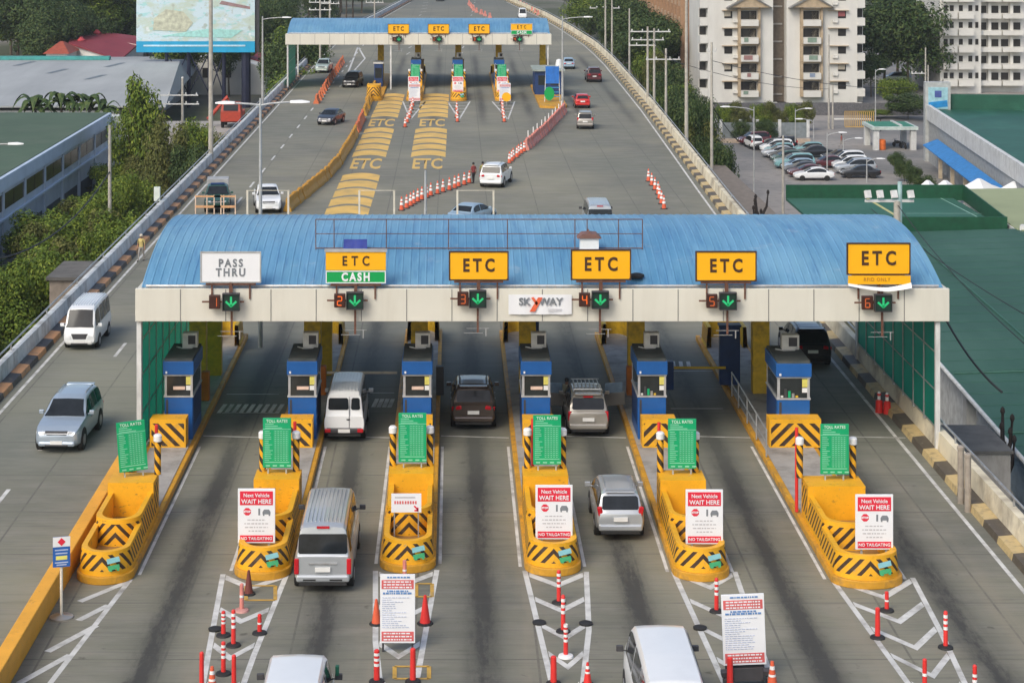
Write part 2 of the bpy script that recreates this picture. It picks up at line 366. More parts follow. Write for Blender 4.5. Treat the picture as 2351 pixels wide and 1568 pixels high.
taper([(862,1310),(862,1472),(876,1600)],[(1003,1308),(959,1550),(948,1600)],4,1.0)
taper([(512,1318),(466,1568),(458,1610)],[(660,1314),(582,1506),(548,1600)],4,1.0)
p=[g(299,1330),g(115,1568),g(80,1612)]; pl(mb,p,.17)
for a,b in (((297,1334),(183,1381)),((249,1389),(180,1424)),((221,1436),(109,1496)),((161,1503),(44,1568))): line(mb,g(*a),g(*b),.24,MZ*2)
for X,yn in zip(ISL,(62.8,63.2,63.9,63.6,63.1,62.4)):        # edge lines hugging the islands
    for s in (-1,1):
        if X<-11 and s<0: continue
        k=1.3 if X>13 else 1.06; line(mb,(X+s*k,yn+1.0),(X+s*k,79),.11)
struct(mb.build('island_hatching',road_w))
mb=MB()
def rect(x0,y0,x1,y1):
    P=[g(x0,y0),g(x1,y0),g(x1,y1),g(x0,y1)]; pl(mb,P+[P[0]],.12,.014)
rect(565,1345,632,1378); rect(956,1340,992,1370); rect(906,1530,985,1558)
struct(mb.build('work_area_markings',road_o))
# yellow chevron carpets and ETC lettering on two approach lanes
mb=MB()
def carpet(xl,xr,rows):
    for Y in rows:
        n=10; D=3.5
        for i in range(n):
            def q(t): X=xl(Y)+(xr(Y)-xl(Y))*t; c=1-(2*t-1)**2; return X,c
            a,ca=q(i/n); b,cb=q((i+1)/n)
            mb.quad((a,Y+ca*1.5,MZ),(b,Y+cb*1.5,MZ),(b,Y+D+cb*1.5,MZ),(a,Y+D+ca*1.5,MZ))
la=lambda Y:-9.15+(Y-140)*.009; lb=lambda Y:-6.05+(Y-140)*.004
ra=lambda Y:-3.75-(Y-162)*.0; rb=lambda Y:-.75+(Y-162)*.003
carpet(la,lb,[133.5+4.4*i for i in range(6)]+[170.6+4.5*i for i in range(5)]+[202.6+4.3*i for i in range(6)])
carpet(ra,rb,[170.6+4.5*i for i in range(5)]+[202.6+4.3*i for i in range(6)])
car_=struct(mb.build('lane_chevrons',road_y))
for X,Y in ((-7.45,165.9),(-7.3,197.6),(-2.25,165.9),(-2.2,197.6)):
    t=text('ETC',1.45,road_y,None,(X,Y+.1,MZ),'lane_lettering',flat=True,bold=.035,ex=0)
    t.scale=(1.0,6.3,1); struct(t)
# ---------------------------------------------------------------- long barriers along the two road edges
kerb_l=stripes('black_ochre_kerb_paint',(.03,.03,.033),(.5,.25,.1),3.6,.5,mode='obj',axis=1,dirt=.75,fade=.2)
kerb_r=stripes('black_yellow_kerb_paint',(.09,.075,.055),(.55,.42,.2),3.6,.5,mode='obj',axis=1,dirt=.75,fade=.3)
wall_w=M('weathered_white_barrier',(.62,.65,.65),.8,var=.15,sc=1.0,dirt=(.2,.2,.19),damt=.75,dsc=(.3,1.6,1))
wall_c=M('weathered_cream_barrier',(.7,.64,.48),.8,var=.15,sc=.6,dirt=(.2,.15,.1),damt=.8,dsc=(.3,1.2,1))
def edge_barrier(name,label,T,side,wall,kerb,y1=560):
    r=thing(name,label,'road barrier')
    yy=list(range(-20,y1,8)); X=[interp(T,Y) for Y in yy]; s=side
    def strip(prof,nm,mt,par=r):
        mb=MB(); mb.loft([[(x+s*o,Y,z) for o,z in prof] for x,Y in zip(X,yy)]); return mb.build(nm,mt,par)
    strip([(-.05,0),(.42,0),(.36,.3),(.3,.95),(.0,.95)],'wall',wall)
    strip([(.42,.0),(.95,.0),(.9,.24),(.40,.28)],'kerb',kerb)
    mb=MB()
    for z in (1.25,):
        mb.tube([(x+s*.08,Y,z) for x,Y in zip(X,yy)],.045,6)
    rl=mb.build('handrail',steel,r); mb=MB()
    for x,Y in zip(X[::1],yy[::1]):
        if Y<300: mb.box((x+s*.08,Y,1.08),(.06,.06,.3))
    mb.build('rail_posts',steel,rl); return r
edge_barrier('road_edge_barrier','long weathered white barrier with black and ochre kerb along the left road edge',LEFT,1,wall_w,kerb_l)
edge_barrier('road_edge_barrier','long cream barrier with black and yellow kerb along the right road edge',RIGHT,-1,wall_c,kerb_r)
o=thing('island_barrier','low yellow wall running beside the leftmost toll island','barrier',(-12.57,0,0))
mb=MB(); mb.loft([[(-.3,Y,0),(.16,Y,0),(.22,Y,.9),(-.22,Y,.9)] for Y in (40,52,64,77.3)])
mb.build('wall',chipped('yellow_wall_paint',(.8,.38,.03),.6,.4),o,bevel=.03)
# ================================================================ TOLL PLAZA PROTOTYPES (origin: plaza front line centre x=0, y=0 at canopy front)
YF=77.5; ZB,ZT=5.35,6.65; XL,XR=-12.6,19.6; DEP=16.0
def roof_mat():
    m,n,l,bs=nt('blue_metal_roof'); ng=NG(n,l); co=ng.coord()
    a=ng.noise(ng.scale(co,1.6,.12,.3),.9,5,.65); b=ng.noise(co,.16,4)
    c=ng.mix(ng.maprange(b,.36,.64),(.1,.28,.46),(.19,.39,.53)); c=ng.mix(ng.math('MULTIPLY',ng.maprange(a,.45,.7),.55),c,(.2,.42,.62))
    c=ng.mix(ng.math('MULTIPLY',ng.maprange(ng.noise(ng.scale(co,2.5,.2,.5),1.3,5,.7),.5,.72),.6),c,(.035,.14,.33)); c=ng.mix(ng.math('MULTIPLY',ng.maprange(ng.noise(co,.9,6,.7),.6,.7),.35),c,(.42,.5,.55))
    l.new(c,bs.inputs['Base Color']); bs.inputs['Roughness'].default_value=.42; bs.inputs['Metallic'].default_value=.15; return m
ROOF=roof_mat()
SAG=1.5; RAD=(8*8+SAG*SAG)/(2*SAG)
def roofz(y): return 6.55+math.sqrt(RAD*RAD-(y-8)**2)-(RAD-SAG)
def canopy(label,loc,xl,xr,loc_posts):
    r=thing('toll_canopy',label,'toll canopy',loc)
    xs=[]; n=int((xr-xl-.4)/.32)
    for i in range(n):
        x=xl+.2+i*(xr-xl-.4)/n; xs+= [(x,0),(x+.025,.022),(x+.06,.022),(x+.085,0)]
    xs.append((xr-.2,0)); N=22
    rings=[[(x,.25+15.5*j/N,roofz(.25+15.5*j/N)+dz) for x,dz in xs] for j in range(N+1)]
    mb=MB(); mb.loft(rings,0,False,False); mb.build('roof',ROOF,r,recalc=True)
    mb=MB()                                                  # end cheeks closing the vault, and the ceiling
    for x in (xl+.25,xr-.25):
        pts=[(x,.25+15.5*j/N,roofz(.25+15.5*j/N)-.02) for j in range(N+1)]
        mb.add(pts+[(x,15.75,6.3),(x,.25,6.3)],[tuple(range(N+3))])
    mb.build('gable_panel',ROOF,r)
    MB().bx(xl+.2,xr-.2,.2,DEP-.2,5.9,6.0).build('ceiling',white_d,r)
    for nm,y0,y1 in (('fascia',0,.18),('fascia',DEP-.18,DEP)):
        fo=MB().bx(xl,xr,y0,y1,ZB,ZT).build(nm,cream,r,bevel=.02)
        mb=MB(); k=18
        for i in range(1,k):
            x=xl+(xr-xl)*i/k; ys=-.003 if y0==0 else DEP+.003; mb.box((x,ys,(ZB+ZT)/2),(.035,.012,ZT-ZB-.04))
        mb.build('panel_joint',dark if y0 else M('joint_grey',(.2,.2,.19)),fo)
    for x in (xl+.05,xr-.25): MB().bx(x,x+.2,.2,DEP-.2,ZB+.02,ZT-.02).build('side_fascia',cream,r)
    mb=MB().tube([(xl+.4,.16,ZT+.08),(xr-.4,.16,ZT+.08)],.05,6); mb.build('gutter_pipe',steel,r)
    for x,y in loc_posts: MB().bx(x-.09,x+.09,y-.09,y+.09,0,ZB+.6).build('post',white_d,r)
    return r
near=canopy('large blue barrel-roofed toll canopy in front with six lane signs',(0,YF,0),XL,XR,[(-12.48,.25),(19.5-.32,.25),(-12.48,15.7),(19.2,15.7)])
# ---- green side screens
scr_m=M('green_mesh_sheet',(.005,.25,.17),.4,var=.25,sc=.5,dirt=(.1,.3,.26),damt=.45,dsc=(1,1,.35))
_n=scr_m.node_tree.nodes; _t=_n.new('ShaderNodeBsdfTranslucent'); _t.inputs[0].default_value=(.03,.48,.36,1); _x=_n.new('ShaderNodeMixShader'); _x.inputs[0].default_value=.5
_p=_n['Principled BSDF']; scr_m.node_tree.links.new(_p.outputs[0],_x.inputs[1]); scr_m.node_tree.links.new(_t.outputs[0],_x.inputs[2]); _a=_n.new('ShaderNodeBsdfTransparent'); _a.inputs[0].default_value=(.45,.8,.7,1); _y=_n.new('ShaderNodeMixShader'); _y.inputs[0].default_value=.3; scr_m.node_tree.links.new(_x.outputs[0],_y.inputs[1]); scr_m.node_tree.links.new(_a.outputs[0],_y.inputs[2]); scr_m.node_tree.links.new(_y.outputs[0],_n['Material Output'].inputs[0])
def screen(label,X,Y0,Y1,Z0,group=None):
    r=thing('side_screen',label,'screen wall',(X,Y0,Z0)); n=8; L=Y1-Y0
    pm=MB().bx(-.02,.02,.06,L/n-.06,.1,ZB-Z0).mesh('panel',scr_m); po=MB().bx(-.05,.05,-.05,.05,0,ZB-Z0+.3).mesh('post',steel)
    for i in range(n): inst(pm,'panel',r,(0,i*L/n,0))
    for i in range(n+1): inst(po,'post',r,(0,i*L/n,0))
    mb=MB()
    for z in (.15,1.6,3.1,4.5): mb.bx(-.03,.03,0,L,z-.03,z+.03)
    mb.build('rail',steel,r); return r
screen('tall green side screen closing the left end of the large canopy',-12.44,YF+.5,YF+15.4,0)
screen('tall green side screen on the barrier at the right end of the large canopy',19.18,YF+.5,YF+15.4,.93)
# ---- rough steel frame on the roof
def frame_on_roof():
    r=thing('roof_frame','rusty steel pipe frame standing on the blue roof behind the signs','steel frame',(0,YF+3.5,0))
    y0=roofz(3.5); a,b=wx(725,YF+3.5),wx(1475,YF+3.5); z0,z1=wz(570,YF+3.5),wz(504,YF+3.5)
    mb=MB()
    for z,e in ((z0,0),(z1,0),((z0+z1)/2,.06)): mb.tube([(a,0,z),(b,0,z)],.022 if not e else .016,6)
    mb.build('rail',rust,r)
    for x in (725,767,887,1030,1165,1320,1348,1420,1475): X=wx(x,YF+3.5); MB().tube([(X,0,y0-.02),(X,0,z1)],.02,6).build('upright',rust,r)
    return r
frame_on_roof()
# ---- lane signs
def sign_stand(r,w,z0):
    mb=MB()
    for x in (-w*.32,w*.32): mb.bx(x-.03,x+.03,-.02,.06,ZT-.4-r.location.z,z0)
    mb.bx(-w*.42,w*.42,-.08,.08,z0-.1,z0-.03); mb.bx(-.06,.06,-.14,-.05,-.6,z0); mb.build('stand',rust,r)
def lane_sign(x0,x1,y0,y1,label,kind,Y=YF-.05,group='lane signs above the large canopy'):
    X=(wx(x0,Y)+wx(x1,Y))/2; w=wx(x1,Y)-wx(x0,Y); z0=wz(y1,Y); z1=wz(y0,Y); h=z1-z0
    r=thing('lane_sign',label,'lane sign',(X,Y,ZT),0,group); b=z0-ZT; sign_stand(r,w,b)
    col={'pass':sign_w}.get(kind,sign_y)
    if kind=='cash':
        MB().bx(-w/2,w/2,-.06,.06,b+h*.42,b+h).build('board',sign_y,r); MB().bx(-w/2,w/2,-.06,.06,b,b+h*.405).build('cash_board',sign_g,r)
        mb=MB()
        for z in (b+.02,b+h*.385): mb.bx(-w/2,w/2,-.075,-.06,z-.02,z+.02)
        for x in (-w/2+.02,w/2-.02): mb.bx(x-.02,x+.02,-.075,-.06,b+.04,b+h*.365)
        mb.build('border',sign_w,r)
        text('ETC',h*.42,sign_bk,r,(0,-.07,b+h*.7),spacing=1.8,bold=.012,sx=.8); text('CASH',h*.36,sign_w,r,(0,-.07,b+h*.19),spacing=1.35,bold=.018,sx=.82)
        MB().bx(-w*.52,w*.52,-.1,.1,b+h,b+h+.1).build('hood',pole_g,r)
    else:
        mb=MB(); c=.1 if kind!='pass' else .02
        mb.prismy([(-w/2+c,b),(w/2-c,b),(w/2,b+c),(w/2,b+h-c),(w/2-c,b+h),(-w/2+c,b+h),(-w/2,b+h-c),(-w/2,b+c)],-.06,.06); mb.build('board',col,r)
        fr=MB(); t=.05
        for z in (b-.012,b+h-t+.012): fr.bx(-w/2-.03,w/2+.03,-.085,.02,z,z+t)
        for x in (-w/2-.03,w/2+.03-t): fr.bx(x,x+t,-.085,.02,b+t-.012,b+h-t+.012)
        fr.build('frame',sign_bk if kind!='pass' else pole_g,r)
        if kind=='pass': text('PASS\nTHRU',h*.36,ink,r,(0,-.07,b+h*.47),spacing=1.35,bold=.014,sx=.85)
        else: text('ETC',h*.62,sign_bk,r,(0,-.07,b+h*.5),spacing=1.5,bold=.022,sx=.78)
    return r,w,b,h
lane_sign(462,598,578,648,'white PASS THRU sign above lane one of the large canopy','pass')
lane_sign(748,886,578,650,'yellow ETC over green CASH sign above lane two of the large canopy','cash')
lane_sign(1032,1166,577,643,'yellow ETC sign just left of the white banner, above lane three','etc')
lane_sign(1312,1447,573,642,'yellow ETC sign in front of the small roof vent, above lane four','etc')
lane_sign(1598,1735,577,645,'yellow ETC sign above lane five, right of the rusty roof frame','etc')
r6,w6,b6,h6=lane_sign(1945,2088,558,630,'yellow ETC sign with a peeling strip under it, above lane six','etc')
MB().bx(-w6/2,w6/2,-.2,-.15,b6-.36,b6-.02).build('lower_board',sign_y,r6)
text('RFID ONLY',.2,M('faded_lettering',(.45,.2,.01)),r6,(-.1,-.21,b6-.17),spacing=1.2,sx=.9)
mb=MB(); rings=[]
for i in range(9):
    t=i/8; x=-w6/2+w6*t*1.01; z=b6-.34-.16*math.sin(PI*t*.8)+.32*max(0,t-.62); d=.06+.26*max(0,t-.55)
    rings.append([(x,-.2,z+.02),(x,-.2-d*.6,z-.06-.1*t),(x,-.22-d*.6,z-.07-.1*t),(x,-.215,z)])
mb.loft(rings); mb.build('peeling_vinyl',white,r6,smooth=True)
# ---- lane signals: number display + arrow
SEG={1:'bc',2:'abged',3:'abgcd',4:'fgbc',5:'afgcd',6:'afgedc',7:'abc',8:'abcdefg'}
def digit(mb,d,cx,cz,w,h,y,on):
    t=.07*h+.015
    P={'a':(0,h/2,w,t),'g':(0,0,w,t),'d':(0,-h/2,w,t),'f':(-w/2,h/4,t,h/2),'b':(w/2,h/4,t,h/2),'e':(-w/2,-h/4,t,h/2),'c':(w/2,-h/4,t,h/2)}
    for k,(x,z,a,b_) in P.items():
        if (k in SEG[d])==on: mb.box((cx+x,y,cz+z),(a*.92,.02,b_*.92))
def signal(d,xn,xa,yc,label,Y=YF-.3,lit=True,group='lane signals on the large canopy'):
    X=wx((xn+xa)/2,Y); Z=wz(yc,Y); r=thing('lane_signal',label,'lane signal',(X,Y,Z),0,group)
    dx=(wx(xa,Y)-wx(xn,Y))/2
    nb=MB().bx(-dx-.22,-dx+.22,-.08,.1,-.27,.27).build('number_display',led_off,r,bevel=.02)
    mb=MB(); digit(mb,d,-dx,0,.17,.34,-.092,True); mb.build('lit_digit',led_r if lit else M('dim_red_led',(.45,.09,.02),emit=.3),nb)
    ab=MB().bx(dx-.32,dx+.32,-.08,.1,-.31,.31).build('arrow_display',M('signal_face',(.006,.03,.02),.5),r,bevel=.02)
    mb=MB(); mb.box((dx,-.095,.04),(.08,.02,.36))
    for s in (-1,1): mb.box((dx+s*.1,-.095,-.07),(.3,.02,.08),ry=s*-.75)
    mb.build('lit_arrow',led_g,ab)
    fr=MB()
    for x0,x1,z0,z1 in ((dx-.34,dx+.34,.31,.34),(dx-.34,dx+.34,-.34,-.31),(dx-.34,dx-.32,-.31,.31),(dx+.32,dx+.34,-.31,.31)): fr.bx(x0,x1,-.16,.1,z0,z1)
    fr.build('hood',dark,ab)
    mb=MB().bx(-dx-.5,dx+.5,-.02,.04,-.03,.03).bx(dx-.04,dx+.04,.1,.18,-1.35,.62).bx(-.03,.03,.04,.2,-.05,.05); mb.build('bracket',rust,r)
    mb=MB(); mb.bx(dx-.45,dx+.45,.1,.125,-1.2,-1.18).bx(dx-.55,dx+.2,.1,.125,-1.38,-1.36).bx(dx+.3,dx+.34,.08,.14,-1.5,-1.2); mb.build('antenna_bar',steel,r)
    return r
for d,xn,xa,yc,lit,lb in ((1,493,531,693,0,'lane signal with a number one and green arrow under the PASS THRU sign'),(2,780,815,690,1,'lane signal with a bright number two and green arrow'),
    (3,1063,1097,686,0,'lane signal with a number three and green arrow left of the banner'),(4,1342,1378,688,1,'lane signal with a number four and green arrow right of the banner'),
    (5,1634,1671,691,0,'lane signal with a number five and green arrow'),(6,1991,2027,695,0,'lane signal with a number six and green arrow under the peeling sign')):
    signal(d,xn,xa,yc,lb,lit=bool(lit))
# ---- banner
r=thing('banner','white banner reading SKYWAY hung on the canopy fascia between lanes three and four','banner',(wx(1240,YF-.1),YF-.1,wz(722,YF-.1)))
w=wx(1313,YF)-wx(1168,YF); h=.78
mb=MB(); n=12; mb.loft([[(-w/2+w*i/n,.0+.03*math.sin(i*1.7),0),(-w/2+w*i/n,.015+.03*math.sin(i*1.7),0),(-w/2+w*i/n,.015,h),(-w/2+w*i/n,0,h)] for i in range(n+1)]); mb.build('cloth',sign_w,r,smooth=True)
text('SK',.4,ink,r,(-.62,-.05,.5),bold=.012); text('WAY',.4,ink,r,(.42,-.05,.5),bold=.012)
mb=MB(); mb.prismy([(-.42,.12),(-.2,.12),(.1,.68),(-.08,.68)],-.06,-.045); mb.prismy([(-.36,.66),(-.26,.7),(-.08,.45),(-.14,.36)],-.06,-.045); mb.build('swoosh',M('banner_red',(.75,.13,.05)),r)
mb=MB(); mb.bx(.3,.85,-.06,-.05,.2,.23).bx(.3,.85,-.06,-.05,.14,.16); mb.build('small_print',M('pale_ink',(.5,.5,.52)),r)
# ---- small things on the roof
r=thing('roof_vent','small white vent box with a brown cap on the blue roof','vent',(wx(1353,YF+3),YF+3.2,roofz(3.2)))
MB().bx(-.38,.38,-.3,.3,0,.62).build('body',white,r); MB().prismy([(-.5,.62),(.5,.62),(.3,.8),(.05,.82),(0,.92),(-.05,.82),(-.3,.8)],-.38,.38).build('cap',M('brown_cap',(.2,.1,.08)),r)
o=MB(); n=8; o.loft([[(-.5+i/n,-.02+.04*math.sin(i*2),0),(-.5+i/n,.0,.03),(-.48+i/n*.96,.45+.03*math.sin(i),.48),(-.48+i/n*.96,.47,.46)] for i in range(n+1)])
o=o.build('cloth_banner',M('blue_cloth',(.02,.04,.25),.6),None,True,(wx(815,YF+3.1),YF+3.1,roofz(3.1)+.02)); tag(o,'crumpled dark blue cloth lying on the roof above the ETC CASH sign','cloth')
o=MB().lathe([(.16,0),(.3,.05),(.3,.14),(.16,.19)],16); o=o.build('tyre',tyre_m,None,True,(wx(1462,YF+.9),YF+.9,roofz(.9)+.02)); tag(o,'old black tyre lying on the roof right of the lane four sign','tyre')
# sign frames seen from behind on the rear edge of the canopy
for x0,x1 in ((568,662),(825,905),(1050,1133)):
    Y=YF+DEP-.3; r=thing('gantry','bare white two-post gantry on the rear canopy edge '+('before the white pickup' if x0<600 else 'below the yellow chevron lane' if x0<900 else 'in front of the pale blue sedan'),'gantry',(wx((x0+x1)/2,Y),Y,ZT-.6),0,'gantries on the rear edge of the canopy')
    w=(x1-x0)*Y/F/2; zt=wz(437,Y)-ZT+.6
    for s in (-1,1): MB().bx(s*w-.045,s*w+.045,-.04,.04,0,zt).build('post',M('frame_white',(.62,.55,.42)),r)
    MB().bx(-w,w,-.012,.012,zt-.025,zt).build('top_rail',M('frame_white'),r)
# ================================================================ TOLL ISLANDS
def path(hw,y0,y1,a,n=18):
    P=[(-hw,y1),(-hw,(y0+a+y1)/2)]+[(-hw*math.cos(PI*i/n),y0+a-a*math.sin(PI*i/n)) for i in range(n+1)]+[(hw,(y0+a+y1)/2),(hw,y1)]
    L=[0]
    for p,q in zip(P,P[1:]): L.append(L[-1]+math.dist(p,q))
    return P,[u-L[-1]/2 for u in L]
def uwall(hw,y0,y1,z0,z1,th=.17,a=.75,flare=.07,zs=(.18,.86)):
    mb=MB(); P,U=path(hw,y0,y1,a); Pb,_=path(hw+flare,y0-flare,y1,a+flare); Pi,_=path(hw-th,y0+th,y1,a)
    def z(t): return z0+(z1-z0)*t
    def lp(t,k): return (Pb[k][0]+(P[k][0]-Pb[k][0])*t, Pb[k][1]+(P[k][1]-Pb[k][1])*t, z(t))
    lv=[0,zs[0],zs[1],1]
    for k in range(len(P)-1):
        ua,ub=abs(U[k]),abs(U[k+1])
        for j in range(3):
            t0,t1=lv[j],lv[j+1]; h0,h1=(t0*(z1-z0),t1*(z1-z0))
            mb.quad(lp(t0,k),lp(t0,k+1),lp(t1,k+1),lp(t1,k),1 if j==1 else 0,[(ua,h0),(ub,h0),(ub,h1),(ua,h1)])
        mb.quad((*P[k],z1),(*P[k+1],z1),(*Pi[k+1],z1+.001),(*Pi[k],z1+.001)); mb.quad((*Pi[k],z1),(*Pi[k+1],z1),(*Pi[k+1],z0),(*Pi[k],z0))
    return mb
def sticker(r,w,y,z,rot=.1):
    s=MB().box((0,0,.08),(.42,.02,.16),ry=-.25).build('sticker',M('sticker_cyan',(.25,.55,.6)),r,loc=(w,y,z+.18))
    MB().box((.02,-.012,-.14),(.38,.02,.14),ry=-.2).box((-.08,-.02,-.24),(.1,.02,.06)).box((.16,-.02,-.2),(.08,.02,.08)).build('print',M('sticker_green',(.05,.35,.15)),s)
def island(label,loc,wide=1.0,back=36.0,group='toll islands of the large plaza',stk=True):
    r=thing('toll_island',label,'toll island',loc,0,group); hw=.93*wide
    P,_=path(hw,0,back,.85); mb=MB(); mb.prism(P,0,.26); mb.build('kerb',yellow_kerb,r,bevel=.03)
    P,_=path(hw-.18,6.9,back-.2,.05); MB().prism(P,.262,.29).build('deck',conc,r)
    nw=uwall(.79*wide,.18,3.2,.26,1.02).build('nose_wall',[yellow,hazard],r)
    uwall(.76*wide,2.65,6.2,.26,1.27).build('planter_wall',[yellow,hazard],r)
    mb=MB(); hw2=.8*wide
    mb.bx(-hw2,hw2,5.7,6.95,.27,1.62)
    for s in (-1,1):                                    # hazard paint down the two flanks
        x=s*(hw2+.003); mb.quad((x,5.9,.5),(x,6.85,.5),(x,6.85,1.45),(x,5.9,1.45),1,[(5.9,.5),(6.85,.5),(6.85,1.45),(5.9,1.45)])
    mb.build('end_block',[yellow,hazard],r)
    MB().bx(-.6*wide,.6*wide,.5,2.7,.262,.4).build('planter_soil',M('dirty_yellow_floor',(.35,.19,.05),.9,dirt=(.1,.07,.04)),r)
    MB().bx(-.6*wide,.6*wide,3.0,5.65,.262,.45).build('planter_soil',M('dirty_yellow_floor'),r)
    if stk: sticker(r,.36*wide,.09+.06,.5)
    # rear crash wall of the island
    uwall(.75*wide,-back+.3,-back+3,.26,1.3).build('rear_wall',[yellow_d,hazard],r,rz=PI)
    return r
yellow_kerb=M('worn_kerb_yellow',(.6,.3,.02),.6,var=.15,sc=2,dirt=(.16,.12,.07),damt=.75)
NOSE=(62.8,63.2,63.9,63.6,63.1,62.4); WID=(1,1,1,1,1,1.25)
ORD=('leftmost','second from left','third from left','fourth from left','fifth from left','rightmost')
NEIGH=('against the low yellow wall','beside the rear-viewed silver van','behind the tall notice board','left of the silver minivan','right of the silver minivan','the widest, nearest the right barrier')
islands=[]
for i in range(6):
    islands.append(island('yellow toll island with hazard-striped nose, %s, %s'%(ORD[i],NEIGH[i]),(ISL[i],NOSE[i],0),WID[i]))
# ---- booth
def booth():
    r=thing('toll_booth','x','toll booth',(0,0,.29)); w=.57; L=2.7
    MB().bx(-w,w,0,L,0,1.72).build('body',blue,r,bevel=.03)
    mb=MB()
    for x in (-w+.05,w-.05):
        for y in (.05,L-.05): mb.bx(x-.045,x+.045,y-.045,y+.045,1.72,2.6)
    mb.bx(-w-.03,w+.03,-.03,L+.03,1.70,1.76).bx(-w-.02,w+.02,-.04,L+.02,2.56,2.62); mb.build('window_frame',M('aluminium',(.55,.56,.57),.4,.5),r)
    MB().bx(-w+.09,w-.09,.02,.04,1.76,2.56).build('front_window',glass_b,r)
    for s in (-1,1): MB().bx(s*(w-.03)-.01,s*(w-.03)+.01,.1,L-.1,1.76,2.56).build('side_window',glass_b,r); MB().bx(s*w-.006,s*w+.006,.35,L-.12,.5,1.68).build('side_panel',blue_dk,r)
    f=MB().bx(-w-.05,w+.05,-.1,L+.06,2.62,3.16).build('roof_band',blue,r,bevel=.02)
    MB().bx(-w-.0,w+.0,-.06,L+.02,3.16,3.26).build('roof',M('booth_roof',(.06,.075,.075),.8,dirt=(.12,.1,.08)),r)
    MB().box((-.48,-.11,2.72),(.07,.02,.09)).build('badge',white,f)
    ac=MB().bx(-.12,.5,L-.75,L-.35,3.26,3.86).build('air_conditioner',M('aircon_white',(.68,.67,.62)),r,bevel=.02)
    MB().lathe([(.2,0),(.2,.03)],14).build('x',dark) if 0 else MB().bx(.12,.42,L-.77,L-.75,3.4,3.76).build('fan_grille',dark,ac)
    MB().tube([(-.35,L-.7,3.28),(-.1,L-1.0,3.29),(.3,L-.95,3.29),(.42,L-.8,3.4)],.025,6).build('hose',white_d,ac)
    MB().bx(.3,.52,.005,.02,2.2,2.52).build('yellow_notice',M('notice_yellow',(.75,.68,.15)),r)
    MB().bx(-.22,.26,.005,.02,2.0,2.13).build('paper_notice',M('notice_pink',(.75,.55,.45)),r)
    MB().bx(.3,.48,.005,.02,1.98,2.16).build('white_notice',white,r)
    MB().bx(-.5,-.42,-.02,.0,.5,1.6).build('conduit',dark,r)
    return r
BL=('blue toll booth at the left end beside the green screen','blue toll booth beside the rear-viewed white van in lane two','blue toll booth left of the brown wagon','blue toll booth between the brown wagon and the beige wagon','blue toll booth with the yellow gate arm on its right','wide blue toll booth nearest the right barrier')
b0=booth(); booths=[]
BX=[(410,79),(694,79),(958,79),(1231,79),(1497,79),(1822,78.6)]
for i,(x,Y) in enumerate(BX):
    o=b0 if i==0 else copy_tree(b0); o.location=(wx(x,Y),Y,.29); o['label']=BL[i]; o['group']='toll booths of the large plaza'; booths.append(o)
    if i==5: o.scale=(1.15,1,1)
    if i>3:
        for ch in list(o.children):
            if ch.name.startswith('paper_notice'): bpy.data.objects.remove(ch)
        for k_ in range(5): MB().bx(-.45+k_*.13,-.36+k_*.13,.006,.018,1.78,1.86+.09*((k_*7)%4)).build('desk_item',(white_d,dark,green_b,steel,yellow_d)[k_],o)
# ---- concrete hazard block in front of each booth
def block(w,chev):
    mb=MB(); h=1.12; mb.bx(-w/2,w/2,0,.8,0,h)
    def pan(x0,x1,u0,u1): mb.quad((x0,-.003,.06),(x1,-.003,.06),(x1,-.003,h-.16),(x0,-.003,h-.16),1,[(u0,.06),(u1,.06),(u1,h-.16),(u0,h-.16)])
    if chev: pan(-w/2+.06,0,w/2-.06,0); pan(0,w/2-.06,0,w/2-.06)
    else: pan(-w/2+.06,w/2-.06,0,w-.12)
    return mb.mesh('hazard_block',[yellow,hazard_blk])
hazard_blk=stripes('hazard_block_paint',YEL,(.04,.02,.012),.5,.45,1.0)
HB=[(386,1.42,0),(680,1.3,0),(957,1.25,0),(1236,1.25,1),(1513,1.35,1),(1825,2.05,1)]
for i,(x,w,ch) in enumerate(HB):
    o=inst(block(w,ch),'hazard_block',None,(wx(x,77.9),77.8,.29),bevel=0); tag(o,('hazard-striped yellow block in front of the %s toll booth')%ORD[i],'crash block','striped blocks in front of the booths')
# ---- green toll rate boards
def rate_board():
    r=thing('rate_board','x','toll board'); w,h=1.0,1.76
    MB().bx(-w/2,w/2,-.03,.03,.22,.22+h).build('board',green_b,r,bevel=.01)
    text('TOLL RATES',.15,M('board_white',(.7,.85,.75)),r,(0,-.036,1.87),sx=.92)
    mb=MB(); q=random.Random(3)
    for i in range(3): mb.bx(-.42,-.42+.3+.15*i,-.034,-.03,1.76-i*.07,1.785-i*.07)
    for i in range(16):
        z=1.5-i*.068
        mb.bx(-.44,-.44+.14+q.random()*.16,-.034,-.03,z,z+.022)
        for c in range(5): mb.bx(-.08+c*.1,-.08+c*.1+.055,-.034,-.03,z,z+.024)
    for c in range(6): mb.bx(-.1+c*.1,-.096+c*.1,-.034,-.03,.5,1.56)
    mb.bx(-.44,.44,-.034,-.03,.4,.43); 
    for c in range(4): mb.bx(-.4+c*.25,-.25+c*.25,-.036,-.03,.27,.32)
    mb.build('printed_table',green_pale,r)
    MB().bx(-w/2,w/2,-.033,-.03,1.58,1.60).build('rule_line',green_pale,r)
    for x in (-.32,.32): MB().bx(x-.025,x+.025,.03,.08,0,1.7).build('leg',M('stand_grey',(.4,.42,.4)),r)
    return r
RB=('leaning to the left beside the low yellow wall','behind the second red WAIT HERE island','above the island with the tall notice board in front','between the brown and beige wagons','above the fifth island from the left','on the widest island by the right barrier')
rb0=rate_board()
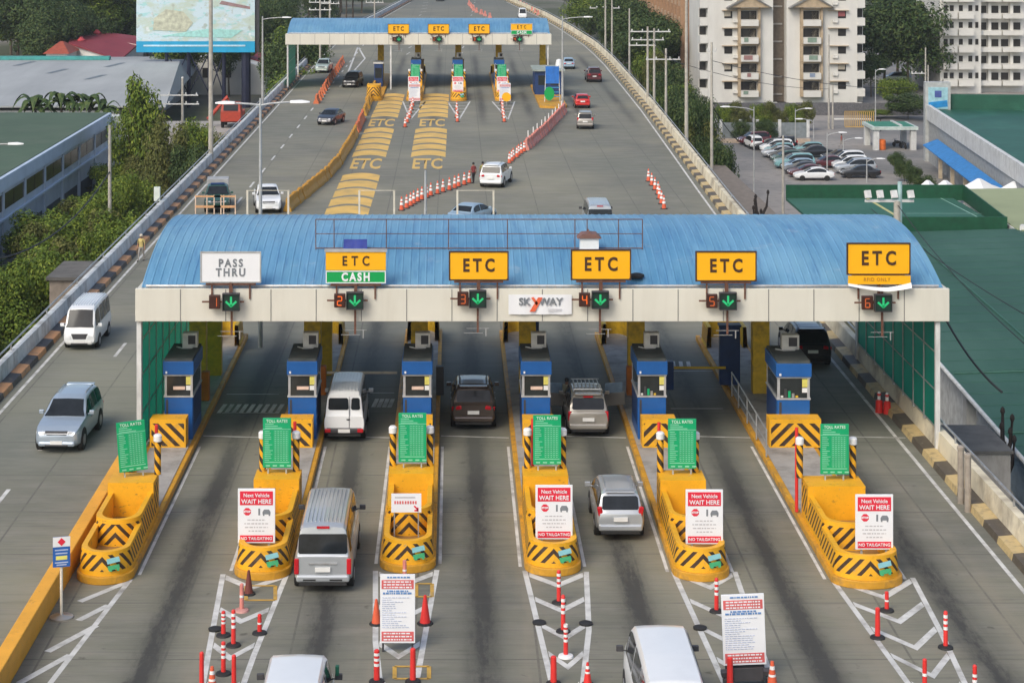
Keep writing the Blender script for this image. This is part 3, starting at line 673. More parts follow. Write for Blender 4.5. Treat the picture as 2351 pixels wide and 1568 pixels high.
for i,x in enumerate((308,636,947,1256,1566,1916)):
    o=rb0 if i==0 else copy_tree(rb0); Y=NOSE[i]+6.4; o.location=(wx(x,Y),Y,1.62); o['label']='green toll rate board standing '+RB[i]; o['group']='green rate boards'
rb0.rotation_euler=(0,R(-4),R(14))
# ---- striped bollards with white caps
def bollard():
    r=thing('striped_bollard','x','bollard'); mb=MB(); n=12; rr=.12; h=1.15
    for k in range(n):
        a,b=2*PI*k/n,2*PI*(k+1)/n; P=lambda t,z:(rr*math.cos(t),rr*math.sin(t),z)
        mb.quad(P(a,0),P(b,0),P(b,h),P(a,h),0,[(a*rr,0),(b*rr,0),(b*rr,h),(a*rr,h)])
    mb.add([(rr*math.cos(2*PI*k/n),rr*math.sin(2*PI*k/n),h) for k in range(n)],[tuple(range(n))])
    mb.build('post',hazard_pole,r); MB().lathe([(.11,h),(.15,h+.03),(.15,h+.22),(.1,h+.27)],14).build('cap',white,r,True); return r
bo0=bollard(); first=True
for i,xs in enumerate(((362,),(603,680),(902,987),(1211,1292),(1516,1597),(1836,1958))):
    for j,x in enumerate(xs):
        o=bo0 if first else copy_tree(bo0); first=False; Y=NOSE[i]+6.75; o.location=(wx(x,Y),Y,1.62); o['group']='striped bollards'
        o['label']='white-capped striped bollard %s the green rate board of the %s island'%('left of' if j==0 and len(xs)>1 else 'right of',ORD[i])
for i,x in ((0,359),(1,677),(3,1223),(4,1513),(5,1829)):
    Y=NOSE[i]+7.15; o=MB().tube([(0,0,0),(0,0,2.98)],.06,8).build('warning_post',red,None,True,(wx(x,Y),Y,.29)); tag(o,'slim red warning post behind the striped bollard of the %s island'%ORD[i],'post','slim red posts')
# ---- red and white WAIT HERE signs
def wait_sign():
    r=thing('wait_sign','x','road sign'); w,h=1.22,1.78; z=.1
    MB().bx(-w/2,w/2,-.03,.03,z,z+h).build('board',sign_w,r,bevel=.01)
    hd=MB().bx(-w/2+.07,w/2-.07,-.038,-.03,z+h*.7,z+h*.955).build('red_header',sign_r,r); ft=MB().bx(-w/2+.07,w/2-.07,-.038,-.03,z+.05,z+.26).build('red_footer',sign_r,r)
    text('Next Vehicle',.17,sign_w,hd,(0,-.046,z+h*.88),bold=.002,sx=.95); text('WAIT HERE',.2,sign_w,hd,(0,-.046,z+h*.765),bold=.003,sx=.95)
    text('NO TAILGATING',.135,sign_w,ft,(0,-.046,z+.155),bold=.002)
    mb=MB(); mb.add([(-.3+.13*math.cos(2*PI*k/8+PI/8),-.036,z+h*.58+.13*math.sin(2*PI*k/8+PI/8)) for k in range(8)],[tuple(range(8))]); st=mb.build('stop_symbol',sign_r,r)
    text('STOP',.09,sign_w,st,(-.3,-.042,z+h*.58),bold=.004)
    mb=MB(); zz=z+h*.57; mb.bx(.06,.12,-.036,-.03,zz-.1,zz+.12); mb.prismy([(.2,zz-.07),(.46,zz-.07),(.46,zz+.01),(.41,zz+.09),(.25,zz+.09),(.2,zz+.01)],-.036,-.03); mb.bx(.21,.26,-.036,-.03,zz-.12,zz-.07).bx(.4,.45,-.036,-.03,zz-.12,zz-.07); mb.build('car_symbol',ink,r)
    mb=MB()
    for i,(a,b) in enumerate(((-.3,.3),(-.4,.4),(-.38,.38),(-.26,.26))):
        x=a
        q=random.Random(i)
        while x<b: d=.05+q.random()*.07; mb.bx(x,min(b,x+d),-.035,-.03,z+.74-i*.12,z+.78-i*.12); x+=d+.03
    mb.build('small_print',M('pale_ink'),r)
    for x in (-.4,.4): MB().bx(x-.03,x+.03,.03,.09,-.75,1.5).build('leg',M('stand_grey'),r)
    return r
ws0=wait_sign(); k=0
for i,x in ((1,589),(3,1272),(4,1617),(5,2007)):
    o=ws0 if k==0 else copy_tree(ws0); k+=1; Y=NOSE[i]+1.05; o.location=(wx(x,Y),Y,.8 if i<5 else .85); o['group']='red and white wait signs'; o['label']='red and white WAIT HERE sign on the nose of the %s island'%ORD[i]
# ---- small white board on the third island
r=thing('direction_board','small white board with a red arrow on the third island nose','road sign',(wx(933,NOSE[2]+1.6),NOSE[2]+1.5,.95))
MB().bx(-.5,.5,-.02,.02,.6,1.22).build('board',sign_w,r)
mb=MB(); mb.bx(-.38,.3,-.027,-.02,1.07,1.13); mb.build('faded_line',M('pale_ink'),r)
mb=MB()
for a,b in ((-.4,-.1),(-.05,.36)):
    x=a
    while x<b: mb.bx(x,x+.055,-.027,-.02,.88,.98); x+=.085
mb.build('red_line',M('print_red',(.62,.12,.12)),r)
mb=MB(); mb.box((.32,-.024,.76),(.16,.012,.05),ry=R(45)); mb.box((.38,-.024,.7),(.05,.012,.13)); mb.box((.335,-.024,.665),(.13,.012,.05)); mb.build('arrow',sign_r,r)
for x in (-.4,.4): MB().bx(x-.02,x+.02,.02,.06,-.6,1.1).build('leg',steel,r)
# ---- gates: cabinet and arm
def gate(x,y,label,arm,la,cab=orange_d,s=1):
    p=g(x,y,.29); r=thing('barrier_gate',label,'gate',p,0,'lane gates'); c=MB().bx(-.17,.17,-.2,.2,0,1.25).build('cabinet',cab,r,bevel=.03)
    if arm:
        a=MB().bx(.2,.2+la,-.03,.03,.9,1.0); a.build('arm',arm,r)
    return r
gate(472,918,'orange gate cabinet right of the leftmost booth with no arm down',None,0)
gate(740,905,'orange gate cabinet with a white arm across lane two',M('arm_white',(.7,.62,.5)),3.1)
gate(1537,893,'gate cabinet with a yellow arm across lane five',M('arm_yellow',(.6,.4,.02)),2.3,blue_dk)
gate(1447,905,'orange gate cabinet left of the fifth booth beside the beige wagon',None,0)
gate(1010,905,'dark gate cabinet right of the third booth',None,0,dark)
# ---- yellow roof columns on the islands
for i in range(6):
    o=MB().bx(-.37,.37,-.3,.3,0,5.7).build('roof_column',[yellow_d],None,False,(ISL[i]+(.25 if i==5 else 0),86.7,.29),bevel=.03); tag(o,'square dull yellow column under the large canopy behind the %s booth'%ORD[i],'column','yellow canopy columns')
    if i in (0,1,3,5):
        o=MB().bx(-.45,.45,-.25,.25,0,2.6).bx(-.5,.5,-.3,.3,2.6,2.7).build('equipment_cabinet',blue_dk if i>1 else yellow_d,None,False,(ISL[i]+(.2 if i<4 else -.9),90 if i<4 else 88.2,.29),bevel=.02); tag(o,'tall equipment cabinet behind the yellow column on the %s island'%ORD[i],'cabinet','equipment cabinets')
# handrails on the widest island
r=thing('handrail','grey guard rail along the left side of the widest island','guard rail',(12.2,0,.29))
mb=MB()
for z in (.55,1.05): mb.tube([(0,76.5,z),(0,86,z)],.035,6)
mb.build('rail',steel,r)
for Y in (76.5,79,81.5,84,86): MB().tube([(0,Y,0),(0,Y,1.05)],.035,6).build('post',steel,r)
# ================================================================ THE SECOND PLAZA FARTHER UP THE ROAD
Y2=234.0
canopy('smaller-looking blue toll canopy farther up the road',(0,Y2,0),wx(655,Y2),wx(1266,Y2),[(wx(660,Y2),.25),(wx(897,Y2),.25),(wx(1258,Y2),.25),(wx(660,Y2),15.6),(wx(1258,Y2),15.6)])
o=screen('dark green side screen at the left end of the farther canopy',wx(657,Y2)+.1,Y2+.4,Y2+12,0)
FX=[wx(868,Y2),-4.45,.55,5.55,11.0]; FN=('leftmost','second','third','fourth','rightmost')
for i,X in enumerate(FX):
    n=FN[i]+' island of the farther plaza'
    if 0<i<4:
        copy_tree(islands[1],(X,Y2-14.2,0),'yellow hazard-striped toll island, '+n,'toll islands of the farther plaza')
        copy_tree(b0,(X-.1,Y2+1.4,.29),'blue toll booth on the '+n,'toll booths of the farther plaza')
    if 0<i<4:
        copy_tree(rb0,(X,Y2-7.4,1.62),'small-looking green rate board on the '+n,'far green rate boards',rz=0).rotation_euler=(0,0,0)
        copy_tree(ws0,(X-.1,Y2-13,.8),'red and white wait sign on the nose of the '+n,'far red and white wait signs')
    if 0<i<4:
        for s in (-1,1): copy_tree(bo0,(X+s*.68,Y2-7.2,1.62),'white-capped striped bollard on the %s side of the %s'%('left' if s<0 else 'right',n),'far striped bollards')
    o=MB().bx(-.37,.37,-.3,.3,0,5.7).build('roof_column',yellow_d,None,False,(X,Y2+9,.29),bevel=.02); tag(o,'dull yellow column under the farther canopy on the '+n,'column','yellow columns of the farther canopy')
    if i: o=MB().bx(-.5,.5,-.4,.4,0,2.4).bx(-.55,.55,-.45,.45,2.4,2.5).build('equipment_cabinet',M('tan_cabinet',(.4,.26,.12)),None,False,(X+.2,Y2+11,.29)); (tag(o,'tan equipment cabinet at the back of the '+n,'cabinet','far equipment cabinets') if i else 0)
o=MB().prism(path(1.5,0,26,1.0)[0],0,.25).build('toll_island',yellow_kerb,None,False,(10.8,Y2-22,0)); tag(o,'wide plain island carrying the office hut at the right of the farther plaza','toll island')
FARN=[]
r=thing('toll_island','plain yellow-kerbed island with a hazard-striped round crash block, leftmost in the farther plaza','toll island',(wx(868,Y2),Y2-14,0)); MB().prism(path(.95,0,34,.9)[0],0,.25).build('kerb',yellow_kerb,r)
c_=uwall(.75,.3,3.2,.25,1.75); c_.prism(path(.62,.42,3.2,.75)[0],1.2,1.7); c_.build('crash_block',[yellow,hazard],r); MB().bx(-.5,.5,15,18,.25,3.0).build('service_cabin',blue_dk,r); MB().bx(-.6,.6,14.9,18.1,3.0,3.15).build('cabin_roof',white_d,r); MB().bx(-.4,.4,14.95,15.0,1.3,2.5).build('cabin_window',glass_b,r)
# office hut on the right island
r=thing('office_hut','blue hut with a grey-green roof at the right end of the farther plaza','hut',(10.9,Y2-9,.25))
MB().bx(-1.6,1.6,0,6,0,2.7).build('wall',blue_dk,r); MB().bx(-1.85,1.85,-.3,6.2,2.7,2.9).build('roof',M('greygreen_roof',(.28,.34,.31),dirt=(.5,.5,.48)),r)
MB().bx(-1.2,-.2,-.03,0,1.1,2.2).bx(.2,1.2,-.03,0,1.1,2.2).build('window',glass_b,r); MB().lathe([(.35,0),(.42,.3),(.3,.9),(.05,1.0)],12,(1.3,2.5,2.9)).build('water_tank',white,r,True)
# lane signs and signals of the farther canopy
for x,lb in ((915,'leftmost'),(1007,'second'),(1100,'third')):
    lane_sign(x-24,x+24,56,78,'small yellow ETC sign, %s on the farther canopy'%lb,'etc',Y2-.05,'lane signs above the farther canopy')
lane_sign(1173,1222,56,80,'yellow and green ETC CASH sign, rightmost on the farther canopy','cash',Y2-.05,'lane signs above the farther canopy')
for d,x,lit,lb in ((1,910,0,'leftmost'),(2,1002,0,'second'),(3,1094,1,'third'),(4,1187,1,'fourth')):
    signal(d,x-5,x+6,90.5,'small lane signal, %s on the farther canopy'%lb,Y2-.3,bool(lit),'lane signals on the farther canopy')
for i,dy in ((1,-17.5),(3,-17.5)): FARN.append((i,dy))
# taper lines ahead of the far islands
mb=MB()
for i in (1,2,3):
    X=FX[i]
    for s in (-1,1): line(mb,(X+s*1.25,Y2-14.5),(X,Y2-33),.16)
    for k in range(4): 
        w=1.1*(1-k/5); Y=Y2-16-3.2*k; line(mb,(X-w,Y),(X+w,Y),.2,MZ*2)
struct(mb.build('far_island_hatching',road_w))
# ================================================================ CONES, POSTS, BARRIERS
def at(x,y): p=g(x,y); return (p.x,p.y,0)
def cone(name,label,h,p,group,bands=True,col=red,base=black):
    r=thing(name,label,'traffic cone',p,0,group); s=h/.9
    MB().lathe([(.17*s,.04),(.045*s,h),(.02*s,h+.01)],16).build('body',col,r,True); MB().lathe([(.26*s,0),(.25*s,.05),(.18*s,.06)],8).build('base',base,r)
    if bands:
        for t in (.55,.8): MB().lathe([(.175*s-.125*s*t+.004,h*t-.06*s),(.175*s-.125*s*(t+.1)+.004,h*t+.06*s)],16,caps=False).build('band',refl,r,True)
    return r
def post(name,label,h,p,group,col=red,bands=3,base=black,rr=.06,lean=0):
    r=thing(name,label,'delineator',p,0,group)
    MB().lathe([(rr*1.15,.04),(rr,h*.97),(rr*.6,h)],12).build('tube',col,r,True); MB().lathe([(.23,0),(.21,.05),(.1,.08)],14).build('base',base,r,True)
    for k in range(bands): z=h*(.5+.16*k); MB().lathe([(rr*1.12,z),(rr*1.1,z+h*.085)],12,caps=False).build('band',refl,r,True)
    if lean: r.rotation_euler=(R(lean),0,0)
    return r
def hgt(x,yb,yt): return (yb-yt)/((yb-HY)/HC)
I2,I3,I4,I5,I6='posts before the second island','posts before the third island','posts before the fourth island','posts before the fifth island','posts before the rightmost island'
cone('traffic_cone','dark maroon cone touching the second island nose',hgt(0,1365,1310),at(571,1364),I2,False,M('maroon_cone',(.16,.04,.03)))
post('delineator_post','faded pale red post below the maroon cone',hgt(0,1402,1339),at(555,1402),I2,pink,1,M('pink_base',(.5,.25,.22)))
post('delineator_post','red and white post, left one of the pair before the second island',hgt(0,1459,1402),at(513,1459),I2)
post('delineator_post','red and white post, right one of the pair before the second island',hgt(0,1482,1399),at(536,1482),I2)
post('delineator_post','short red post at the right edge of the second taper',hgt(0,1454,1409),at(596,1454),I2,red,1)
post('delineator_post','tall red and white post low in the second taper, on a black base',hgt(0,1547,1472),at(513,1547),I2)
post('delineator_post','plain red post at the bottom edge, left of the second taper',1.0,at(463,1578),I2,red,0); post('delineator_post','plain red post at the bottom edge, right in the second taper',1.0,at(537,1585),I2,red,0)
cone('traffic_cone','orange cone cut by the bottom edge in the second taper',.85,at(487,1600),I2,True,orange)
cone('traffic_cone','dull orange cone left of the tall notice board',hgt(0,1433,1375),at(864,1433),I3,False,orange); cone('traffic_cone','bright red cone right of the tall notice board',hgt(0,1432,1366),at(976,1432),I3,False,red)
post('delineator_post','pale post behind the tall notice board at the third nose',.7,at(929,1335),I3,pink,1)
post('delineator_post','plain red post below the tall notice board, right side',hgt(0,1565,1487),at(948,1565),I3,red,0,rr=.075); post('delineator_post','white-topped red post below the tall notice board, left side',hgt(0,1565,1490),at(865,1565),I3,red,3,rr=.075)
post('delineator_post','red and white post touching the fourth island nose',hgt(0,1384,1308),at(1283,1384),I4)
post('delineator_post','tall red and white post mid taper before the fourth island',hgt(0,1450,1365),at(1293,1450),I4)
post('delineator_post','striped post on a white round base before the fourth island',hgt(0,1507,1437),at(1299,1507),I4,red,4,white)
post('delineator_post','plain red post at the bottom edge, left in the fourth taper',hgt(0,1568,1503),at(1271,1570),I4,red,0,rr=.08)
cone('traffic_cone','red cone with white bands at the bottom edge right of the fourth taper',hgt(0,1568,1516),at(1349,1572),I4,True,red)
post('delineator_post','red and white post left of the tilted white notice board',hgt(0,1404,1326),at(1645,1404),I5)
post('delineator_post','plain magenta-red post in front of the tilted notice board',hgt(0,1580,1506),at(1676,1582),I5,red,0,rr=.08)
cone('traffic_cone','orange and white cone right of the tilted notice board at the bottom edge',.9,at(1773,1592),I5,True,orange)
post('delineator_post','red and white post just under the rightmost island nose',hgt(0,1402,1357),at(2036,1402),I6,red,1)
post('delineator_post','plain red post on the left line of the rightmost taper',hgt(0,1464,1394),at(2015,1464),I6,red,0,rr=.07,lean=0)
post('delineator_post','red and white post on the right line of the rightmost taper',hgt(0,1487,1402),at(2171,1487),I6)
post('delineator_post','red post at the bottom edge of the rightmost taper, left one',.95,at(2123,1590),I6,red,1); post('delineator_post','red and white post at the bottom edge of the rightmost taper, right one',.95,at(2238,1605),I6,red,2)
for x,y,w in ((494,1446,'left line of the second taper'),(1238,1431,'left line of the fourth taper'),(1345,1433,'right line of the fourth taper'),(1607,1443,'left line of the fifth taper')):
    o=MB().lathe([(.2,0),(.21,.06),(.14,.09),(.05,.1)],14).build('rubber_base',black,None,True,at(x,y)); tag(o,'black rubber post base lying on the '+w,'rubber base','loose black post bases')
r=thing('delineator_post','pair of red and white posts at the foot of the right green screen','delineator',at(2028,948)); 
for dx,dy in ((-.16,.1),(.14,-.1)):
    MB().lathe([(.17,0),(.15,.5),(.07,.55),(.07,.75),(.1,.8),(.05,.85)],12,(dx,dy,0)).build('post',red,r,True); MB().lathe([(.075,.56),(.075,.72)],12,(dx,dy,0)).lathe([(.09,.78),(.05,.9)],12,(dx,dy,0)).build('white_cap',refl,r,True)
# small single-mesh cones and barriers in the middle distance
cone_me=MB().lathe([(.17,.03),(.05,.95),(.03,1.0)],10).lathe([(.135,.4),(.105,.58)],10,m=1,caps=False).lathe([(.095,.68),(.07,.82)],10,m=1,caps=False).lathe([(.27,0),(.25,.06)],8,m=2)
cone_me=cone_me.mesh('traffic_cone',[orange,refl,black])
def row(pts,n,me,name,label,cat,group,turn=True,jit=.08,dz=0):
    P=[Vector(g(*p)) for p in pts]; L=[0]
    for a,b in zip(P,P[1:]): L.append(L[-1]+(b-a).length)
    for i in range(n):
        d=L[-1]*(i+.5)/n; k=max(j for j in range(len(P)-1) if L[j]<=d); t=(d-L[k])/(L[k+1]-L[k]); p=P[k].lerp(P[k+1],t); v=P[k+1]-P[k]
        o=inst(me,name,None,(p.x+rnd.uniform(-jit,jit),p.y,dz),(math.atan2(v.y,v.x)+rnd.uniform(-.06,.06)) if turn else rnd.random()); tag(o,label,cat,group)
row([(918,486),(985,452),(1085,419)],15,cone_me,'traffic_cone','orange cone in the diagonal row left of the white wagon','traffic cone','orange cones left of the white wagon',False)
row([(1166,378),(1205,347)],7,cone_me,'traffic_cone','orange cone in the row just behind the white wagon','traffic cone','orange cones behind the white wagon',False)
row([(1487,412),(1505,440),(1530,486)],7,cone_me,'traffic_cone','orange cone in the short row beside the right barrier','traffic cone','orange cones near the right barrier',False)
row([(950,232),(942,262),(930,298)],7,cone_me,'traffic_cone','red cone in the tail ahead of the second far island','traffic cone','cones ahead of the second far island',False)
row([(1150,236),(1155,256),(1160,285)],6,cone_me,'traffic_cone','red cone in the tail ahead of the fourth far island','traffic cone','cones ahead of the fourth far island',False)
row([(1050,250),(1050,285)],4,cone_me,'traffic_cone','red cone in the tail ahead of the third far island','traffic cone','cones ahead of the third far island',False)
def jersey(name,m_,L=1.9,h=.95): return MB().loft([[(x,-.3,0),(x,.3,0),(x,.28,.2),(x,.12,h*.55),(x,.1,h),(x,-.1,h),(x,-.12,h*.55),(x,-.28,.2)] for x in (-L/2,L/2)]).bx(-.35,-.15,-.09,.09,h,h+.08).bx(.15,.35,-.09,.09,h,h+.08).mesh(name,m_)
jy=jersey('water_barrier',M('weathered_yellow_plastic',(.52,.27,.03),.6,dirt=(.24,.13,.03),damt=.6)); jo=jersey('water_barrier',M('weathered_orange_plastic',(.62,.16,.06),.6,dirt=(.3,.12,.06),damt=.5)); jp=jersey('water_barrier',M('faded_pink_plastic',(.62,.24,.19),.6))
row([(657,487),(700,453),(745,416),(777,380),(805,335),(817,310)],24,jy,'water_barrier','yellow plastic barrier in the curved row left of the chevron lane','plastic barrier','yellow plastic barriers',jit=.04)
row([(819,306),(834,272)],7,jo,'water_barrier','orange plastic barrier between the two yellow runs of the row','plastic barrier','orange plastic barriers in the yellow row',jit=.04)
row([(836,268),(850,232),(864,198)],14,jy,'water_barrier','yellow plastic barrier in the straight run up to the farther plaza','plastic barrier','far yellow plastic barriers',jit=.04)
row([(1208,345),(1250,308),(1296,258)],22,jp,'water_barrier','faded red barrier in the diagonal row right of the far islands','plastic barrier','faded red barriers',jit=.04)
row([(726,241),(757,190),(789,143)],16,jo,'water_barrier','red barrier in the row on the far left carriageway','plastic barrier','red barriers on the far left carriageway',jit=.04)
post_s=MB().tube([(0,0,.4),(0,0,1.5)],.05,6).mesh('marker_post',refl)
row([(1208,343),(1250,306),(1292,262)],10,post_s,'marker_post','white marker post rising from the faded red barrier row','marker post','white marker posts',False,.05,.0)
# red-pink rails far up the road
row([(1165,0),(1200,14),(1240,38)],10,jp,'water_barrier','faded red barrier far up the road by the right barrier','plastic barrier','faded red barriers far up the road')
row([(1075,10),(1090,28),(1130,44)],9,jp,'water_barrier','pale red barrier in the middle of the road beyond the farther canopy','plastic barrier','barriers beyond the farther canopy')
# folding barricades behind the large canopy
def barricade(x,y,w,lb):
    p=g(x,y); r=thing('barricade',lb,'barricade',p,0,'folding barricades'); mb=MB()
    for sx in (-w,w,-w*.1):
        mb.bx(sx-.04,sx+.04,-.03,.03,0,1.35)
    mb.build('frame',M('barricade_frame',(.65,.5,.38)),r)
    MB().bx(-w,w,-.045,-.03,.45,.62).bx(-w,w,-.045,-.03,1.2,1.32).build('plank',M('barricade_plank',(.6,.33,.16)),r)
barricade(478,492,.9,'orange-framed barricade left, in front of the dark patrol pickup'); barricade(516,492,.75,'orange-framed barricade right, in front of the dark patrol pickup')
# notice boards
def notice(p,w,h,z,label,tilt=0,stand='legs'):
    r=thing('notice_board',label,'notice board',p,0); MB().bx(-w/2,w/2,-.03,.03,z,z+h).build('board',sign_w,r,bevel=.01)
    pr=M('print_red',(.62,.12,.12)); bd=MB().bx(-w*.46,w*.46,-.037,-.03,z+h*.79,z+h*.92).build('red_header',pr,r); bf=MB().bx(-w*.46,w*.46,-.037,-.03,z+h*.03,z+h*.17).build('red_footer',pr,r)
    mb=MB(); q=random.Random(5)
    def words_(zz,hh,x0,x1,mb):
        x=x0
        while x<x1-.04: d=.03+q.random()*.09; mb.bx(x,min(x1,x+d),-.045,-.03,zz,zz+hh); x+=d+.025
    for t in (.885,.845,.805): words_(z+h*t,h*.018,-w*.4,w*.4,mb)
    mb.build('pale_print',sign_w,bd); mb=MB()
    for t in (.135,.09,.045): words_(z+h*t,h*.018,-w*.4,w*.4,mb)
    mb.build('pale_print',sign_w,bf)
    mb=MB(); words_(z+h*.95,h*.02,-w*.3,w*.35,mb); words_(z+h*.75,h*.02,-w*.3,w*.3,mb); words_(z+h*.715,h*.025,-w*.42,w*.42,mb)
    mb.build('headline',M('print_blue',(.12,.25,.5)),r); mb=MB()
    for i in range(15): words_(z+h*(.66-i*.031),h*.009,-w*.44,-w*.44+w*(.3+.5*q.random()),mb)
    mb.build('small_print',M('print_pale',(.45,.5,.62)),r)
    mb=MB()
    if stand=='legs':
        for x in (-w*.42,w*.42): mb.bx(x-.03,x+.03,.03,.09,0,z+h*.9)
        mb.bx(-w*.42,w*.42,.03,.07,.25,.3)
    else:
        mb.bx(-.55,.55,.05,.11,.25,.5).bx(-.7,.7,-.35,-.05,.3,.42).bx(-.45,.45,-.4,-.36,.2,.55)
        for x in (-.5,.5): mb.bx(x-.04,x+.04,.06,.14,0,z+h*.9)
        for x in (-.6,.6): mb.wheel((x,-.2,.16),.16,.1,14)
    mb.build('stand',dark,r)
    if tilt: r.rotation_euler=(0,R(tilt),0)
    return r
p=g(913,1497); notice(p,1.02,2.0,.28,'tall white notice board with red bands before the third island')
p=g(1712,1566); n2=notice(p,1.2,1.98,.5,'tilted white notice board with red bands on a wheeled stand before the fifth island',-2.2,'cart')
for i,dy in FARN: notice(Vector((FX[i]+.1,Y2+dy,0)),1.25,2.0,.35,'small-looking white notice board before the %s'%FN[i]+' island of the farther plaza')
r=thing('round_sign','yellow round sign on a stand before the fourth far island','road sign',(FX[3]+.2,Y2-19.5,0)); MB().loft([[(.5*math.cos(2*PI*k/20),y,1.0+.5*math.sin(2*PI*k/20)) for k in range(20)] for y in (-.03,.03)]).build('disc',sign_y,r); MB().tube([(0,.06,0),(0,.06,1.2)],.04,6).build('pole',steel,r)
r=thing('standing_sign','tall frame with a blue board and a green disc in front of the blue hut','road sign',(10.9,Y2-17,.25)); MB().bx(-.75,.75,-.05,.05,2.0,3.9).build('blue_board',M('board_blue',(.02,.16,.55)),r); MB().loft([[(-.35+.55*math.cos(2*PI*k/20),y,.9+.75*math.sin(2*PI*k/20)) for k in range(20)] for y in (-.3,-.24)]).build('green_disc',sign_g,r)
for x in (-.85,.85): MB().tube([(x,0,0),(x*.8,0,4)],.05,6).build('leg',white_d,r)
mb=MB()
for z in (.5,1.0,1.5): mb.bx(-.8,.8,-.03,.03,z,z+.1)
mb.build('rungs',M('sign_blue2',(.05,.25,.5)),r)
# blue sign by the yellow wall
p=g(141,1418); r=thing('sign_post','small blue sign on a white pole with round base beside the yellow wall','road sign',p)
MB().lathe([(.0,0),(.36,.0),(.36,.05),(.1,.09),(.05,.12)],24,caps=False).build('base',M('chrome_base',(.5,.46,.4),.3,.6),r,True); MB().tube([(0,0,.1),(-.0,0,2.3)],.045,10).build('pole',M('pole_cream',(.68,.63,.52)),r,True)
b=MB().bx(-.26,.26,-.07,-.045,1.58,2.5).build('board',M('sign_blue',(.015,.11,.4)),r,rz=.25); MB().bx(-.26,.26,-.08,-.07,2.2,2.5).build('white_header',white,b)
MB().box((0,-.085,2.35),(.17,.012,.17),ry=R(45)).build('red_diamond',sign_r,b)
mb=MB()
for i,(z,a) in enumerate(((2.08,.2),(1.98,.18),(1.7,.2),(1.63,.15))): mb.bx(-a,a,-.075,-.07,z,z+.035)
mb.build('print',M('print_pale'),b); MB().bx(-.17,.17,-.076,-.07,1.8,1.92).build('yellow_print',M('notice_yellow'),b)
# concrete pipes standing at the right barrier
for x,y0,w in ((2206,1140,'left'),(2222,1150,'right')):
    Y=71.5 if w=='left' else 70.5; o=MB().lathe([(.12,0),(.12,2.55),(.14,2.56),(.14,2.66),(.1,2.7)],14).build('standpipe',M('pipe_grey',(.33,.29,.24),dirt=(.15,.12,.1)),None,True,(wx(x,Y),Y,-.6)); tag(o,'%s one of two upright grey pipes behind the right barrier'%w,'pipe','upright pipes')
# ================================================================ VEHICLES
# kind: length, width, height, belt height, hood height, cabin (rear base, rear top, front top, front base along y), tumblehome, wheel radius, side windows
VK={'longvan':(5.45,1.88,2.14,1.15,1.08,(-2.7,-2.5,1.6,2.48),.16,.35,[(-2.5,-1.2),(-1.1,.25),(.4,2.05)]),
'suv':(4.75,1.86,1.8,1.1,1.08,(-2.28,-1.9,.1,1.0),.26,.38,[(-2.02,-1.18),(-1.1,-.2),(-.12,.8)]),
'mpv':(4.2,1.68,1.69,1.0,.98,(-2.03,-1.75,.25,1.22),.24,.32,[(-1.85,-1.0),(-.93,-.08),(0.0,1.0)]),
'wagon':(4.5,1.74,1.78,1.08,1.06,(-2.17,-1.85,.1,.85),.24,.34,[(-1.95,-1.1),(-1.02,-.2),(-.12,.65)]),
'sedan':(4.5,1.76,1.46,.93,.9,(-1.75,-.95,.2,1.12),.32,.32,[(-1.3,-.4),(-.32,.85)]),
'hatch':(3.8,1.67,1.5,.93,.9,(-1.84,-1.45,.25,1.08),.28,.3,[(-1.6,-.55),(-.47,.85)]),
'van':(4.85,1.88,2.1,1.15,1.08,(-2.4,-2.22,1.3,2.18),.16,.35,[(-2.2,-1.05),(-.95,.25),(.38,1.75)]),
'fbvan':(4.4,1.66,2.05,1.05,1.0,(-2.18,-2.12,1.6,2.1),.1,.31,[(-2.0,-1.15),(-1.05,-.2),(-.1,.65),(.8,1.75)]),
'pickup':(5.1,1.84,1.75,1.08,1.06,(-.85,-.55,.35,1.15),.26,.38,[(-.66,.05),(.13,.95)])}
def lerp_tab(T,y):
    if y<=T[0][0]: return T[0][1]
    for (a,p),(b,q) in zip(T,T[1:]):
        if y<=b: t=(y-a)/(b-a); return p+(q-p)*t
    return T[-1][1]
